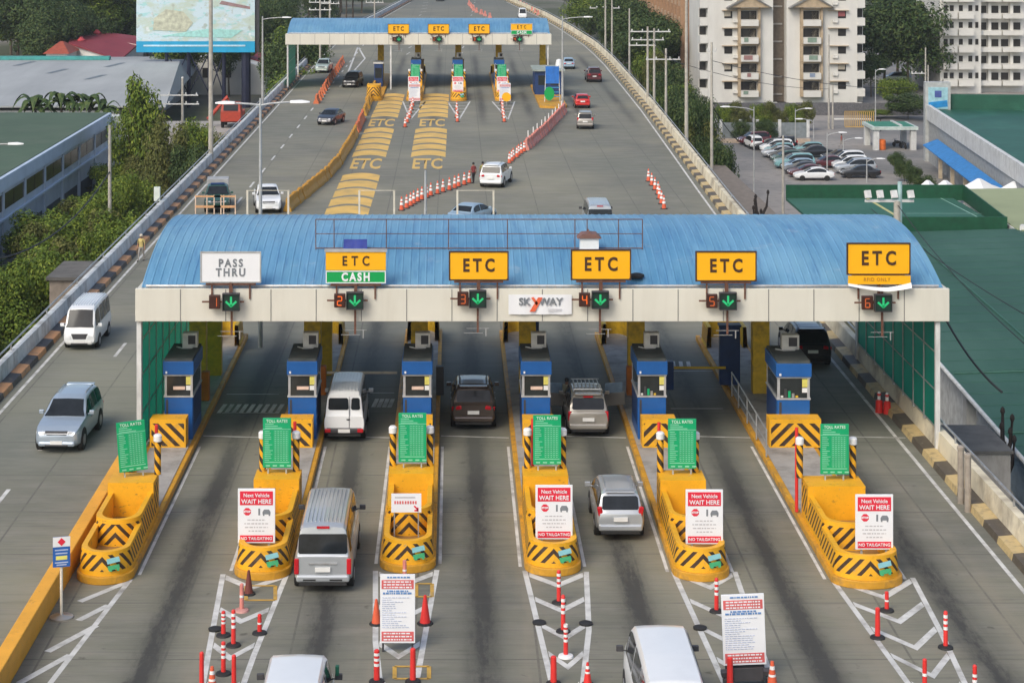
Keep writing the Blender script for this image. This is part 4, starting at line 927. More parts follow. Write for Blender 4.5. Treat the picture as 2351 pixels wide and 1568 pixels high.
def vehicle(name,label,cat,kind,pt,X,Y,rz=0.0,group=None,Z=0.0,near=None,full=True,ribs=True):
    L,W,H,belt,hood,(rb,rt,ft,fb),tum,wr,sw=VK[kind]; w=W/2; hl=L/2
    if near is not None: Y=near+hl
    r=thing(name,label,cat,(X,Y,Z),rz,group); lv=kind=='longvan'; kind='van' if lv else kind; van=kind in('van','fbvan')
    bx_=kind=='fbvan'
    PL=[(-hl,.9 if not bx_ else .97),(-hl+.1,.965 if not bx_ else .99),(-hl+.45,1),(hl-.9,1),(hl-.4,.975),(hl-.12,.91 if not van else .95),(hl,.78 if not van else .88)]
    BT=[(-hl,belt-.1),(-hl+.12,belt),(fb,belt),(fb+.3,hood-.01),(hl-.35,hood-.1),(hl-.08,hood-.22),(hl,hood-.36)] if not van else [(-hl,belt),(fb,belt),(hl-.1,hood-.05),(hl,hood-.3)]
    ZB=[(-hl,.46),(-hl+.3,.3),(hl-.3,.26),(hl,.36)]
    dk=belt+.03 if kind!='pickup' else belt+.0
    ZT=[(-hl,belt-.06),(-hl+.1,dk-.01),(rb,dk+.01),(rb+(rt-rb)*.8,H-.1),(rt+.12,H-.02),(rt+(ft-rt)*.45,H+.015),(ft-.25,H-.02),(ft+(fb-ft)*.12,H-.1),(fb,belt+.03),(fb+.35,hood+.015),(hl-.4,hood-.07),(hl-.1,hood-.19),(hl,hood-.34)]
    if van: ZT=ZT[:9]+[(hl-.1,hood-.03),(hl,hood-.28)]
    if rb<-hl+.12: ZT=[(-hl,belt-.05)]+ZT[2:]
    def sec(y,o=0.0):
        ww=w*lerp_tab(PL,y)+o; b=lerp_tab(BT,y); zb=lerp_tab(ZB,y); zt=max(lerp_tab(ZT,y),b+.012); h=zt-b; rd=min(1,h/.25)
        return [(ww-.14,zb),(ww-.02,zb+.1),(ww,zb+(b-zb)*.5),(ww-.012,b-.12),(ww-.05,b),(ww-.05-tum*h*.5,b+h*.5),(ww-.05-tum*h*.92-.01,b+h*.86),(ww-.05-tum*h-.085*rd,b+h*.975),((ww-tum*h)*.5,zt),(0,zt+.012)]
    ys=sorted(set([-hl+L*k/26 for k in range(27)]+[t[0] for t in ZT]+[t[0] for t in BT]+[-hl+.04,hl-.04]))
    rings=[]
    for y in ys:
        p=sec(y); rings.append([(x,y,z) for x,z in p]+[(-x,y,z) for x,z in p[:-1][::-1]])
    body=MB().loft(rings).build('body',pt,r); me=body.data; me.polygons.foreach_set('use_smooth',[True]*len(me.polygons)); me.set_sharp_from_angle(angle=R(42))
    def side(s,y0,y1,v0=.1,v1=.86,n=6):
        rg=[]
        for k in range(n+1):
            y=y0+(y1-y0)*k/n; p=sec(y,.012); b=Vector((p[4][0],0,p[4][1])); m_=Vector((p[5][0],0,p[5][1])); t=Vector((p[6][0],0,p[6][1]))
            if t.z-b.z<.05: continue
            def q(v):
                v=v/.86; return b.lerp(m_,v/.581) if v<.581 else m_.lerp(t,(v-.581)/.419)
            rg.append([(s*c.x,y,c.z) for c in (q(v0),q((v0+v1)/2),q(v1))])
        if len(rg)>1: return MB().loft(rg,0,False,False)
    def screen_(y0,y1,k,n=5,o=.014):
        rg=[]
        for i in range(n+1):
            y=y0+(y1-y0)*i/n; p=sec(y); d=o if y0>0 else -o
            xs=[p[7][0]*k,p[8][0]]; zs=[p[7][1]+.35*(p[8][1]-p[7][1]),p[8][1]]
            rg.append([(-xs[0],y+d,zs[0]+o),(-xs[1],y+d,zs[1]+o),(0,y+d,zs[1]+.012+o),(xs[1],y+d,zs[1]+o),(xs[0],y+d,zs[0]+o)])
        return MB().loft(rg,0,False,False)
    g1,g0=fb-.04*(fb-ft),ft+.16*(fb-ft); screen_(g0,g1,.97).build('windscreen',glass,r,True)
    a0,a1=rb+.14*(rt-rb),rb+.74*(rt-rb)
    if van or kind in('suv','wagon','mpv'):                     # upright tailgate glass: panel between base and top
        def pane(x0,x1,z0,z1,nm='rear_window'):
            def yy(z): return rb+(rt-rb)*(z-belt)/(H-.1-belt)*.8-.03
            c=.05; P=[(x0+c,z0),(x1-c,z0),(x1,z0+c),(x1-.02,z1-c),(x1-.02-c,z1),(x0+.02+c,z1),(x0+.02,z1-c),(x0,z0+c)]
            MB().loft([[(x,yy(z)+.03,z) for x,z in P],[(x,yy(z),z) for x,z in P]]).build(nm,glass,r)
        xw=w-.05-tum*(H-belt)*.55-.1
        if kind=='fbvan': pane(-xw-.02,.18,belt+.28,H-.25); pane(.28,xw+.02,belt+.28,H-.25)
        elif kind=='van': pane(-xw-.08,xw+.08,belt+.1,H-.3)
        else: pane(-xw-.03,xw+.03,belt+.07,H-.2)
    else: screen_(a0,a1,.93).build('rear_window',glass,r,True)
    wins=sw if full else [(sw[0][0],sw[-1][1])]
    for s in (-1,1):
        for y0,y1 in wins:
            m_=side(s,y0,y1)
            if m_: m_.build('side_window',glass,r,True)
    for y in (hl-.85 if not van else hl-.95,-hl+.88):
        for s in (-1,1):
            if full: MB().wheel((s*(w-.1),y,wr+.04),wr+.08,.225,20).build('wheel_arch',black,body)
            t=MB().wheel((s*(w-.1),y,wr),wr,.215,20).build('tyre',tyre_m,r,True)
            if full: MB().wheel((s*(w-.0),y,wr),wr*.62,.04,14).build('rim',rim_m,t,True)
    hz=hood-.27
    for s in (-1,1):
        if van: MB().box((s*(w*.68),hl-.06,hz-.06),(.34,.1,.2),rz=-s*.2).build('headlight',lamp_w,r,bevel=.03)
        else: MB().box((s*(w*.68),hl-.13,hz),(.46,.12,.13),rz=-s*.5,ry=s*.16).build('headlight',lamp_w,r,bevel=.03)
        if kind=='van': MB().box((s*(w-.11),-hl+.0,.86),(.15,.08,.5)).build('tail_light',lamp_r,r,bevel=.03)
        elif bx_: MB().box((s*(w-.17),-hl-.05,.5),(.24,.08,.15)).build('tail_light',lamp_r,r,bevel=.02)
        elif kind=='wagon': MB().box((s*(w-.12),-hl+.06,.9),(.15,.1,.4)).build('tail_light',lamp_r,r,bevel=.03)
        elif kind=='mpv': MB().box((s*(w-.15),-hl+.06,.98),(.17,.1,.42),ry=s*.2).build('tail_light',lamp_r,r,bevel=.04)
        else: MB().box((s*(w-.24),-hl+.05,belt-.16),(.42,.12,.17),rz=s*.3,ry=s*.2).build('tail_light',lamp_r,r,bevel=.04)
    if full:
        gm=MB().prismy([(-w*.5,hz+.1),(w*.5,hz+.1),(w*.38,hz-.17),(-w*.38,hz-.17)],hl-.1,hl-.005 if not van else hl+.005); gm.build('grille',dark,r,bevel=.02)
        MB().bx(-w*.62,w*.62,hl-.08,hl+.004,hz-.02,hz+.02).build('chrome_bar',lamp_w,r,bevel=.01)
        MB().bx(-w*.8,w*.8,hl-.2,hl+.04,.3,.52).build('front_bumper',pt if not bx_ else white_d,r,bevel=.09); MB().bx(-w*.5,w*.5,hl-.1,hl+.045,.32,.4).build('lower_grille',dark,r,bevel=.02)
        MB().bx(-w*.9,w*.9,-hl-.06,-hl+.2,.36,.6).build('rear_bumper',pt if not bx_ else dark,r,bevel=.07)
        MB().bx(-.24,.24,-hl-.075,-hl-.02,.7 if not bx_ else .42,.84 if not bx_ else .56).build('number_plate',plate,r)
        MB().bx(-w*.8,w*.8,-hl-.045,-hl+.1,.27,.36).build('rear_valance',black,r)
        if kind=='van':
            MB().bx(-.2,.2,rt-.1,rt-.02,H-.13,H-.07).build('brake_light',lamp_r,r); MB().bx(-.45,.45,-hl-.035,-hl+.02,.92,.97).build('tailgate_handle',steel,r)
            for s in (-1,1): MB().bx(s*.42-.2,s*.42+.2,-hl-.07,-hl-.03,.42,.47).build('bumper_vent',black,r)
        if bx_: MB().bx(.1,.24,-hl-.03,-hl+.02,.92,.96).build('door_handle',black,r); MB().bx(.2,.215,-hl-.03,-hl+.02,.6,H-.2).build('door_seam',dark,r)
        MB().bx(-.24,.24,hl+.03,hl+.05,.4,.54).build('number_plate',plate,r)
        for s in (-1,1):
            m_=MB().box((s*(w+.1),fb-.42,belt+.13),(.2,.1,.16)); m_.bx(min(s*w*.9,s*(w+.05)),max(s*w*.9,s*(w+.05)),fb-.44,fb-.4,belt+.05,belt+.09); m_.build('wing_mirror',pt if kind!='van' else dark,r,bevel=.03)
            if not van: MB().box((s*(w+.005),sw[-1][0]+.25,belt-.13),(.03,.2,.035)).box((s*(w+.005),sw[-2][0]+.25,belt-.13),(.03,.2,.035)).build('door_handles',steel,r)
        if kind in('suv','mpv','wagon'):
            xr=w-.05-tum*(H-belt)-.12
            for s in (-1,1): MB().tube([(s*xr,rt+.3,H-.01),(s*xr,rt+.4,H+.045),(s*xr,ft-.5,H+.045),(s*xr,ft-.4,H-.01)],.02,6).build('roof_rail',steel if pt!=p_brown else dark,r)
            MB().bx(-xr,xr,rt-.22,rt+.06,H-.07,H-.015).build('spoiler',pt,r,bevel=.02)
        if van and ribs:
            mb=MB()
            for i in range(9): x=-.52+.13*i; mb.bx(x-.014,x+.014,rt+.25,ft-.4,H-.03,H+.03)
            mb.build('roof_ribs',pt,r,bevel=.01)
        if kind=='pickup': MB().bx(-w+.14,w-.14,-hl+.14,rb-.08,belt-.05,belt+.05).build('cargo_bed',dark,r)  # dark slab paints in the shade of the open bed recess
    return r
def drive(label,cat,kind,pt,x,y,toward=False,yaw=0,name=None,group=None,full=True):
    p=g(x,y); L=VK[kind][0]
    return vehicle(name or cat.replace(' ','_'),label,cat,kind,pt,p.x,p.y+L/2,(PI if toward else 0)+R(yaw),group,full=full)
drive('white boxy passenger van driving towards the viewer beside the left barrier','van','fbvan',p_white,182,806,True,name='passenger_van')
v=drive('bluish silver sport utility car driving towards the viewer on the far left lane','car','suv',p_blue_s,134,1043,True,-2,name='parked_suv'); v.name='sport_utility_car'
drive('white boxy van seen from behind at the second booth','van','fbvan',p_white,790,1016,name='passenger_van')
drive('silver high-roof van with dark rear window in lane two, nearest the viewer','van','longvan',p_silver,741,1362,name='passenger_van')
drive('brown wagon with silver plate panel between the third and fourth booths','car','suv',p_brown,1087,989,name='sport_utility_car')
wg=drive('beige silver wagon with roof rack and its front doors open in lane four','car','wagon',p_beige,1351,1006,name='station_wagon')
for s in (-1,1):
    d=MB().box((0,.48,.82),(.08,.95,.55)).build('open_door',p_beige,wg,loc=(s*.84,.55,0),rz=s*R(-118 if s>0 else -112)+ (0),bevel=.03); d.rotation_euler=(0,0,R(-72) if s>0 else R(72)); d.location=(s*.86,.75,0)
    MB().box((0,.45,1.3),(.03,.8,.42)).build('door_window',M('door_glass',(.25,.35,.45),.15),d)
mb=MB(); 
for i in range(7): mb.tube([(-.5+i*1/6,-1.7,1.86),(-.5+i*1/6,.05,1.86)],.022,6)
mb.tube([(-.58,-1.7,1.87),(.58,-1.7,1.87)],.03,6).tube([(-.58,.05,1.87),(.58,.05,1.87)],.03,6); mb.build('roof_rack',M('rack_silver',(.6,.62,.6),.35,.5),wg)
MB().bx(-.2,.2,-2.06,-2.0,1.62,1.67).build('brake_light',lamp_r,wg)
drive('silver minivan in lane four in front of the fourth island','car','mpv',p_silver,1425,1243,name='minivan')
vehicle('passenger_van','white van cut by the bottom edge, seen from above between the fourth and fifth tapers','van','longvan',p_white,5.62,52.05,ribs=False)
vn=vehicle('utility_van','white van with a small green mirror cut by the bottom edge in lane two','van','van',p_white,-4.1,50.35,ribs=False)
MB().box((1.0,1.75,1.45),(.1,.14,.26)).build('side_mirror',M('green_mirror',(.01,.12,.07)),vn,bevel=.02)
p=(16.85,93.0); vehicle('sport_utility_car','black sport utility car passing the rightmost booth under the canopy','car','suv',p_black,16.95,0,near=92.5)
drive('pale blue sedan half hidden behind the large canopy ridge','car','sedan',p_lblue,1086,525,False,-28,name='sedan_car')
drive('silver van half hidden behind the large canopy, right of the pale blue sedan','van','van',p_silver,1378,544,name='passenger_van')
drive('white sport utility car beside the two people at the cone row','car','suv',p_white,1141,433,False,-12,name='sport_utility_car')
drive('white pickup driving towards the viewer left of the yellow barrier row','pickup truck','pickup',p_white,606,492,True,8,name='pickup_truck')
pk=drive('dark green and blue patrol pickup behind two orange barricades','pickup truck','pickup',p_green,490,490,True,6,name='patrol_pickup')
MB().bx(-.78,.78,-2.4,-.9,1.1,1.95).build('cargo_box',M('grey_box',(.35,.36,.36)),pk,bevel=.03); MB().bx(-.5,.5,.1,.3,1.72,1.84).build('light_bar',blue_dk,pk)
drive('dark grey sedan driving towards the viewer left of the yellow barrier row','car','sedan',p_dark,757,289,True,-14,name='sedan_car')
drive('black sport utility car coming out from under the farther canopy','car','suv',p_black,808,203,True,-8,name='sport_utility_car')
drive('pale green pickup in the leftmost lane under the farther canopy','pickup truck','pickup',paint('pale_green_paint',(.45,.55,.5),.1),741,169,True,-4,name='pickup_truck')
drive('pale blue hatchback on the right carriageway beside the farther canopy','car','hatch',p_lblue,1306,160,name='hatchback_car')
drive('dark maroon sport utility car by the right barrier beyond the red hatchback','car','suv',p_maroon,1365,190,name='sport_utility_car')
drive('bright red hatchback on the right carriageway','car','hatch',p_red,1338,250,name='hatchback_car')
drive('grey-gold minivan just below the red hatchback on the right carriageway','car','mpv',p_gold,1347,298,False,-4,name='minivan')
drive('tiny white van at the right barrier beyond the farther canopy','van','fbvan',p_white,1200,45,True,name='passenger_van',full=False)
drive('tiny dark car at the top edge of the road','car','sedan',p_dark,1010,4,True,name='sedan_car',full=False)
vehicle('passenger_van','tiny red van on the street left of the far road end','van','fbvan',p_red,-22,440,.5,Z=GZ+.02,full=False)
# parked cars behind the right barrier
cols=[p_black,p_white,p_teal,p_silver,p_black,p_green,p_dark,p_teal,p_lblue,p_dark,p_maroon,p_white]; nm=['black','white','teal','silver','black','dark green','dark grey','pale teal','pale blue','charcoal','maroon','white']
YL=[248.6-2.5*k for k in range(12)]
for i,Y in enumerate(YL):
    vehicle('parked_car','%s car parked sideways in the left lot row, %s'%(nm[i],('farthest end','second from far end','third from far end','fourth from far end','fifth from far end','sixth from far end','sixth from near end','fifth from near end','fourth from near end','third from near end','second from near end','nearest the green court')[i]),'car',('sedan','mpv','hatch','sedan','sedan','hatch','sedan','suv','hatch','sedan','sedan','sedan')[i],cols[i],40.4+rnd.uniform(-.3,.3),Y,PI/2+rnd.uniform(-.04,.04),'parked cars in the left row',GZ+.02,full=False)
for i,Y in enumerate((237.5,233.5,230,226.5,223)):
    vehicle('parked_car','%s car parked sideways in the right row of the lot, %s'%(('dark grey','white','white','silver','black')[i],('farthest','second','third, in the middle','fourth','nearest')[i]),'car',('sedan','suv','mpv','suv','sedan')[i],(p_dark,p_white,p_white,p_silver,p_black)[i],46.8-i*.15,Y,PI/2+rnd.uniform(-.04,.04),'parked cars in the right row',GZ+.02,full=False)
XT=[]
for i,(X,Y) in enumerate(((44.2,244.5),(44.3,241.4),(44.2,231.5),(38.9,254.2))): vehicle('parked_car',('teal car behind the lamp post between the lot rows','dark car between the two rows of the lot, upper one','dark maroon car between the two rows of the lot, lower one','dark red car at the far end of the left lot row')[i],'car',('hatch','sedan','sedan','mpv')[i],(p_teal,p_black,p_maroon,p_maroon)[i],X,Y,PI/2+.05*i,'parked cars between the rows',GZ+.02,full=False)
for i,(X,Y) in enumerate(((38.3,250.6),(42.6,250.4))): vehicle('parked_car',('white car with dark windows at the far corner of the lot','black car at the far corner of the lot beside the low wall')[i],'car','mpv',(p_white,p_black)[i],X,Y,.1,'parked cars at the far corner',GZ+.02,full=False)
vehicle('parked_car','silver car under the big trees behind the apartment blocks','car','mpv',p_silver,75.5,335,PI/2,Z=GZ+1,full=False)
# ================================================================ PEOPLE
def person(label,loc,rz,shirt,trousers,arms=((.25,.02,.95),(-.25,.02,.95)),stride=.1,cap=None,h=1.68):
    me=bpy.data.meshes.new('person'); V=[]; E=[]; RD=[]
    def v(x,y,z,r,p=None):
        V.append((x,y,z)); RD.append(r); i=len(V)-1
        if p is not None: E.append((p,i))
        return i
    pel=v(0,0,.93,.135); ch=v(0,.01,1.2,.15,pel); sh=v(0,0,1.37,.13,ch); nk=v(0,.0,1.47,.055,sh); hd=v(0,.025,1.56,.085,nk); v(0,.02,1.66,.075,hd)
    for s,k in ((1,1),(-1,-1)):
        hp=v(s*.09,0,.86,.09,pel); kn=v(s*.1,k*stride*.6+.02,.48,.062,hp); an=v(s*.1,k*stride,.09,.042,kn); v(s*.11,k*stride+.16,.035,.035,an)
    for s,a in zip((1,-1),arms):
        so=v(s*.185,0,1.36,.065,sh); el=v(s*.24,(a[1]+0)*.4-.03,1.1,.045,so); wr=v(a[0],a[1],a[2]-.05,.034,el); pa=v(a[0],a[1]+.02,a[2]-.12,.032,wr)
        for q in range(4): f1=v(a[0]+(-.03+.02*q),a[1]+.035,a[2]-.18+.008*abs(q-1.5),.0095,pa); v(a[0]+(-.03+.02*q),a[1]+.05,a[2]-.215+.012*abs(q-1.5),.008,f1)
        t=v(a[0]-s*.04,a[1]+.045,a[2]-.14,.01,pa)
    me.from_pydata(V,E,[]); o=bpy.data.objects.new('tmp',me); COL.objects.link(o); mo=o.modifiers.new('skin','SKIN')
    for i,d in enumerate(me.skin_vertices[0].data): d.radius=(RD[i],RD[i]*(.8 if i<3 else 1)); d.use_root=(i==0)
    o.modifiers.new('sub','SUBSURF').levels=2
    dg=bpy.context.evaluated_depsgraph_get(); m2=bpy.data.meshes.new_from_object(o.evaluated_get(dg)); bpy.data.objects.remove(o)
    m2.name='person'; m2.materials.clear()
    for mm in (skin,shirt,trousers,black): m2.materials.append(mm)
    for p in m2.polygons:
        c=p.center; p.use_smooth=True
        p.material_index=3 if c.z<.09 else 2 if (c.z<.92 and abs(c.x)<.2) else 1 if (c.z<1.44 and not(abs(c.x)>.2 and c.z<1.12)) else 0
    sc=h/1.73; r=inst(m2,'person',None,loc,rz); r.scale=(sc,sc,sc); tag(r,label,'person')
    mb=MB(); mb.lathe([(.094,1.56),(.1,1.62),(.085,1.7),(.03,1.735)],12,(0,.01,0)); 
    if cap: mb.prism([(-.07,.08),(.07,.08),(.05,.19),(-.05,.19)],1.61,1.625)
    mb.build('cap' if cap else 'hair',cap or hair_m,r,True)
    mb=MB()                                                 # eyes, nose and mouth
    for s in (-1,1): mb.box((s*.032,.1,1.585),(.022,.012,.012))
    mb.build('eyes',black,r); MB().box((0,.108,1.56),(.02,.03,.03)).build('nose',skin,r); MB().box((0,.1,1.525),(.045,.012,.012)).build('mouth',M('lips',(.25,.08,.07)),r)
    return r
cl=lambda n,c:M(n,c,.85,var=.15,sc=6)
person('person in a maroon shirt and dark trousers standing at the end of the cone row',at(1087,422),.6,cl('maroon_cloth',(.25,.05,.05)),cl('black_cloth',(.03,.03,.035)))
person('person in an olive vest standing right behind the white car',at(1108,420),-.5,cl('olive_cloth',(.3,.28,.1)),cl('black_cloth',(0,0,0)))
person('person in a pale khaki shirt and dark cap at the door of the beige wagon',at(1301,957),-.6,cl('khaki_cloth',(.45,.42,.3)),cl('navy_cloth',(.02,.025,.05)),arms=((.2,.28,1.12),(-.24,.1,1.0)),cap=dark)
person('person in a mustard shirt and light cap walking along the left barrier',(-19.2,g(300,600)[1],0),2.8,cl('mustard_cloth',(.5,.4,.15)),cl('grey_cloth',(.3,.28,.25)),stride=.22,cap=M('pale_cap',(.55,.5,.4)))
person('person in red walking across the parking lot near the gatehouse',g(1932,338,GZ+.02),1.2,cl('red_cloth',(.35,.08,.07)),cl('grey_cloth',(0,0,0)),stride=.25)
person('person in dark blue standing by the yellow gate of the lot',g(2022,303,GZ+.02),0.2,cl('navy_cloth',(0,0,0)),cl('black_cloth',(0,0,0)))
def motorcycle(label,loc,rz):
    r=thing('motorcycle',label,'motorcycle',loc,rz,'motorcycles in the gatehouse')
    for y in (-.62,.62): MB().wheel((0,y,.3),.3,.11,18).build('wheel',tyre_m,r,True)
    MB().loft([[(-.1,-.75,.62),(.1,-.75,.62),(.06,-.75,.72),(-.06,-.75,.72)],[(-.13,-.1,.45),(.13,-.1,.45),(.11,-.1,.78),(-.11,-.1,.78)],[(-.1,.25,.4),(.1,.25,.4),(.12,.25,.85),(-.12,.25,.85)],[(-.06,.5,.6),(.06,.5,.6),(.06,.5,.9),(-.06,.5,.9)]]).build('body',p_black,r,True)
    MB().loft([[(-.12,-.7,.73),(.12,-.7,.73),(.1,-.7,.8),(-.1,-.7,.8)],[(-.12,0,.78),(.12,0,.78),(.1,0,.84),(-.1,0,.84)]]).build('seat',black,r,True)
    MB().tube([(-.34,.35,1.02),(-.1,.45,.98),(.1,.45,.98),(.34,.35,1.02)],.02,6).tube([(0,.46,.98),(0,.62,.3)],.03,6).build('handlebar',steel,r); MB().lathe([(.02,0),(.09,.02),(.09,.1)],10,(0,.55,.78)).build('headlight',lamp_w,r,True)
motorcycle('dark motorcycle standing left inside the gatehouse',g(2060,338,GZ+.02),.5); motorcycle('dark motorcycle standing right inside the gatehouse',g(2074,342,GZ+.02),.2)
# ================================================================ POLES, LAMPS, WIRES
def lamp_pole(label,X,Y,z0,ztop,arms,r0=.1,group=None,col=None):
    r=thing('street_lamp',label,'street lamp',(X,Y,z0),0,group); h=ztop-z0; c=col or pole_g
    MB().tube([(0,0,0),(0,0,h*.5),(0,0,h)],r0*1.2,10,0,r0*.6).build('pole',c,r,True)
    for dx,rise in arms:
        s=1 if dx>0 else -1
        MB().tube([(0,0,h-.35),(dx*.3,0,h-.35+rise*.6),(dx*.8,0,h-.35+rise),(dx,0,h-.35+rise)],.05,8).build('arm',c,r,True)
        MB().loft([[(dx-s*.1,-.1,h-.38+rise),(dx-s*.1,.1,h-.38+rise),(dx-s*.1,.08,h-.26+rise),(dx-s*.1,-.08,h-.26+rise)],[(dx+s*.45,-.17,h-.38+rise),(dx+s*.45,.17,h-.38+rise),(dx+s*.45,.12,h-.24+rise),(dx+s*.45,-.12,h-.24+rise)],[(dx+s*.85,-.07,h-.36+rise),(dx+s*.85,.07,h-.36+rise),(dx+s*.85,.05,h-.3+rise),(dx+s*.85,-.05,h-.3+rise)]]).build('lamp_head',white,r,True)
    return r
Y=95.5
lamp_pole('tall lamp post with two level arms rising behind the large canopy',wx(598,Y),Y,.29,wz(226,Y),((1.55,.15),(-1.35,.1)))
r=lamp_pole('thin grey mast with no lamp behind the large canopy near the cone row',wx(977,Y),Y,.29,wz(392,Y),()); r['category']='mast'; r.name='mast'
lamp_pole('lamp post with one arm to the right on the left barrier by the farther canopy',-20.3,208,.9,wz(38,208),((2.2,.2),),.12)
lamp_pole('lamp post with one arm to the right at the right end of the farther plaza',11.75,212,.25,wz(38,212),((2.4,.25),),.12)
lamp_pole('lamp post leaning its arm over the lower-left roof',wx(-60,120),120,GZ,wz(322,120),((2.2,.1),))
for x,yb,yt,arm,lb in ((1731,478,246,-2.6,'tall lamp post left of the parked cars with its arm to the left'),(1826,345,250,1.3,'thin lamp post in the far left of the lot'),(1868,345,274,-1.5,'thin lamp post at the low wall of the lot'),(1899,410,305,1.4,'lamp post rising between the two rows of parked cars'),(1936,375,318,1.5,'curved lamp post right of the parked cars'),(1990,420,365,1.2,'short curved lamp post at the right of the lot'),(2010,300,160,.6,'white lamp post behind the lot by the green gate')):
    p=g(x,yb,GZ); lamp_pole(lb,p.x,p.y,GZ,wz(yt,p.y),((arm,.35),),.08,'lamp posts of the parking lot')
def upole(label,x,Y,zb,yt,arms=(),r0=.15,cat='utility pole',group='utility poles',insul=True):
    X=wx(x,Y); zt=wz(yt,Y); r=thing('utility_pole',label,cat,(X,Y,zb),0,group); h=zt-zb
    MB().tube([(0,0,0),(0,0,h)],r0*1.25,10,0,r0*.75).build('pole',M('concrete_pole',(.42,.4,.35),.85,dirt=(.25,.22,.18)),r,True)
    for dz,w,off in arms:
        a=MB().bx(off-w/2,off+w/2,-.07,.07,h-dz,h-dz+.12).build('crossarm',white_d,r)
        for t in (-.46,-.2,.2,.46): MB().lathe([(.06,0),(.08,.12),(.04,.22)],8,(off+w*t,0,h-dz+.12)).build('insulator',white_d,a,True)
    return r
upole('very tall bare pole just behind the left road barrier',484,166,GZ,-60,(),.2)
upole('short concrete pole among the bushes by the long pale blue building',252,165,GZ,288,())
upole('utility pole with two white crossarms beside the billboard posts',419,200,GZ,180,((.2,.1,0),(1.8,4.2,-.5),(2.7,4.4,-.5)))
for x,yb,w in ((1390,0,1),(1405,0,1),(1445,20,0)): upole('distant utility pole right of the road end, %s'%('leftmost of three' if x==1390 else 'middle of three' if x==1405 else 'rightmost of three, lower'),x,290,GZ,yb-20 if w else yb,((1.2,3.5,-.6),(2.6,3.5,-.6)) if w else ())
upole('utility pole with two crossarms beside the right barrier, left of a pair',1487,215,GZ,62,((.6,4.4,.3),(1.5,3.6,0),(2.1,3,-.6)))
upole('plain twin pole standing right beside the crossarm pole',1502,213,GZ,66,())
upole('shorter utility pole with one white crossarm right of the pair',1529,205,GZ,112,((1.2,3.6,-.3),))
upole('tall plain pole before the brown apartment side',1576,180,GZ,-30,(),.17)
upole('thinner tall pole just right of the tall plain pole',1634,178,GZ,98,((.9,.8,0),),.14)
upole('concrete pole between the two lot lamp posts',1798,182,GZ,312,(),.13)
for i,x in enumerate((1903,1912)): upole('one of two close poles at the yellow gate, '+('left' if i==0 else 'right'),x,272,GZ,80 if i==0 else 195,(),.13)
for i,x in enumerate((2125,2131)): upole('one of two close poles behind the green-roofed shop, '+('left' if i==0 else 'right'),x,262,GZ,110 if i==0 else 150,((3.5,2,-.9),) if i==0 else (),.12)
for x,Y,yt in ((735,262,-10),(757,300,-20),(860,330,-20)): upole('far utility pole left of the road behind the farther canopy, %s'%('nearest' if x==735 else 'middle' if x==757 else 'farthest'),x,Y,GZ,yt,((1,3,0),(2,3,0)))
# floodlight mast over the green court
p=(wx(2060,112),112); r=thing('floodlight_mast','floodlight mast with four square lamps over the green court','floodlight',(p[0],112,GZ)); h=wz(462,112)-GZ
MB().tube([(0,0,0),(0,0,h)],.24,12,0,.2).build('pole',M('concrete_pole'),r,True); MB().tube([(.15,0,h-1.3),(.15,0,h+1.1)],.13,10).build('mast_top',M('mast_teal',(.35,.5,.5)),r,True)
MB().bx(-1.85,.95,-.08,.08,h-.06,h+.08).build('crossarm',white_d,r)
for x in (-1.7,-1.0,-.2,.75): MB().box((x,-.1,h+.4),(.36,.2,.45),rx=-.35,rz=.3).build('lamp',M('floodlight_white',(.7,.7,.68)),r,bevel=.02)
cab=M('cable_black',(.02,.02,.022),.7)
def cable(label,pts,sag=.6,r=.035,n=14):
    P=[]
    for a,b in zip(pts,pts[1:]):
        a,b=Vector(a),Vector(b)
        for i in range(n): t=i/n; q=a.lerp(b,t); q.z-=sag*4*t*(1-t); P.append(q)
    P.append(Vector(pts[-1])); o=MB().tube(P,r,5).build('cable',cab,None,True); tag(o,label,'cable','overhead cables'); return o
def W(x,y,Y): return (wx(x,Y),Y,wz(y,Y))
cable('thick dark cable dropping from the large canopy corner past the green roof',[W(2172,735,86),W(2300,900,78)],.3,.05)
cable('thin cable crossing in front of the apartment towers to the shop pole',[W(1634,140,178),W(2125,200,262)],1.0,.03)
cable('lower thin cable crossing in front of the apartment towers',[W(1529,135,205),W(1903,205,272)],.8,.03)
cable('cable from the crossarm pole to the tall plain pole',[W(1487,80,215),W(1576,150,180)],.6,.03)
cable('cable sagging across the parking lot from the pole to the lamp post',[W(1634,240,178),W(1731,345,200)],.8,.04)
cable('dark cable sagging along the long pale blue building',[W(-40,600,110),W(252,395,165)],1.6,.06)
cable('thin cable over the large green roof toward the floodlight mast',[W(2060,470,112),W(2400,830,80)],.5,.025)
cable('long thin cable running down the large green roof',[W(2000,480,150),W(2420,760,96)],.4,.03)
# ================================================================ BUILDINGS
bw=M('building_white',(.66,.655,.61),.75,var=.05,sc=.3,dirt=(.45,.43,.38),damt=.35,dsc=(1,1,.25)); win_d=M('window_dark',(.03,.028,.026),.25); trim=M('tan_trim',(.42,.33,.22),.8); wall_g=M('grey_wall',(.33,.34,.33),.85,dirt=(.2,.2,.19),damt=.5)
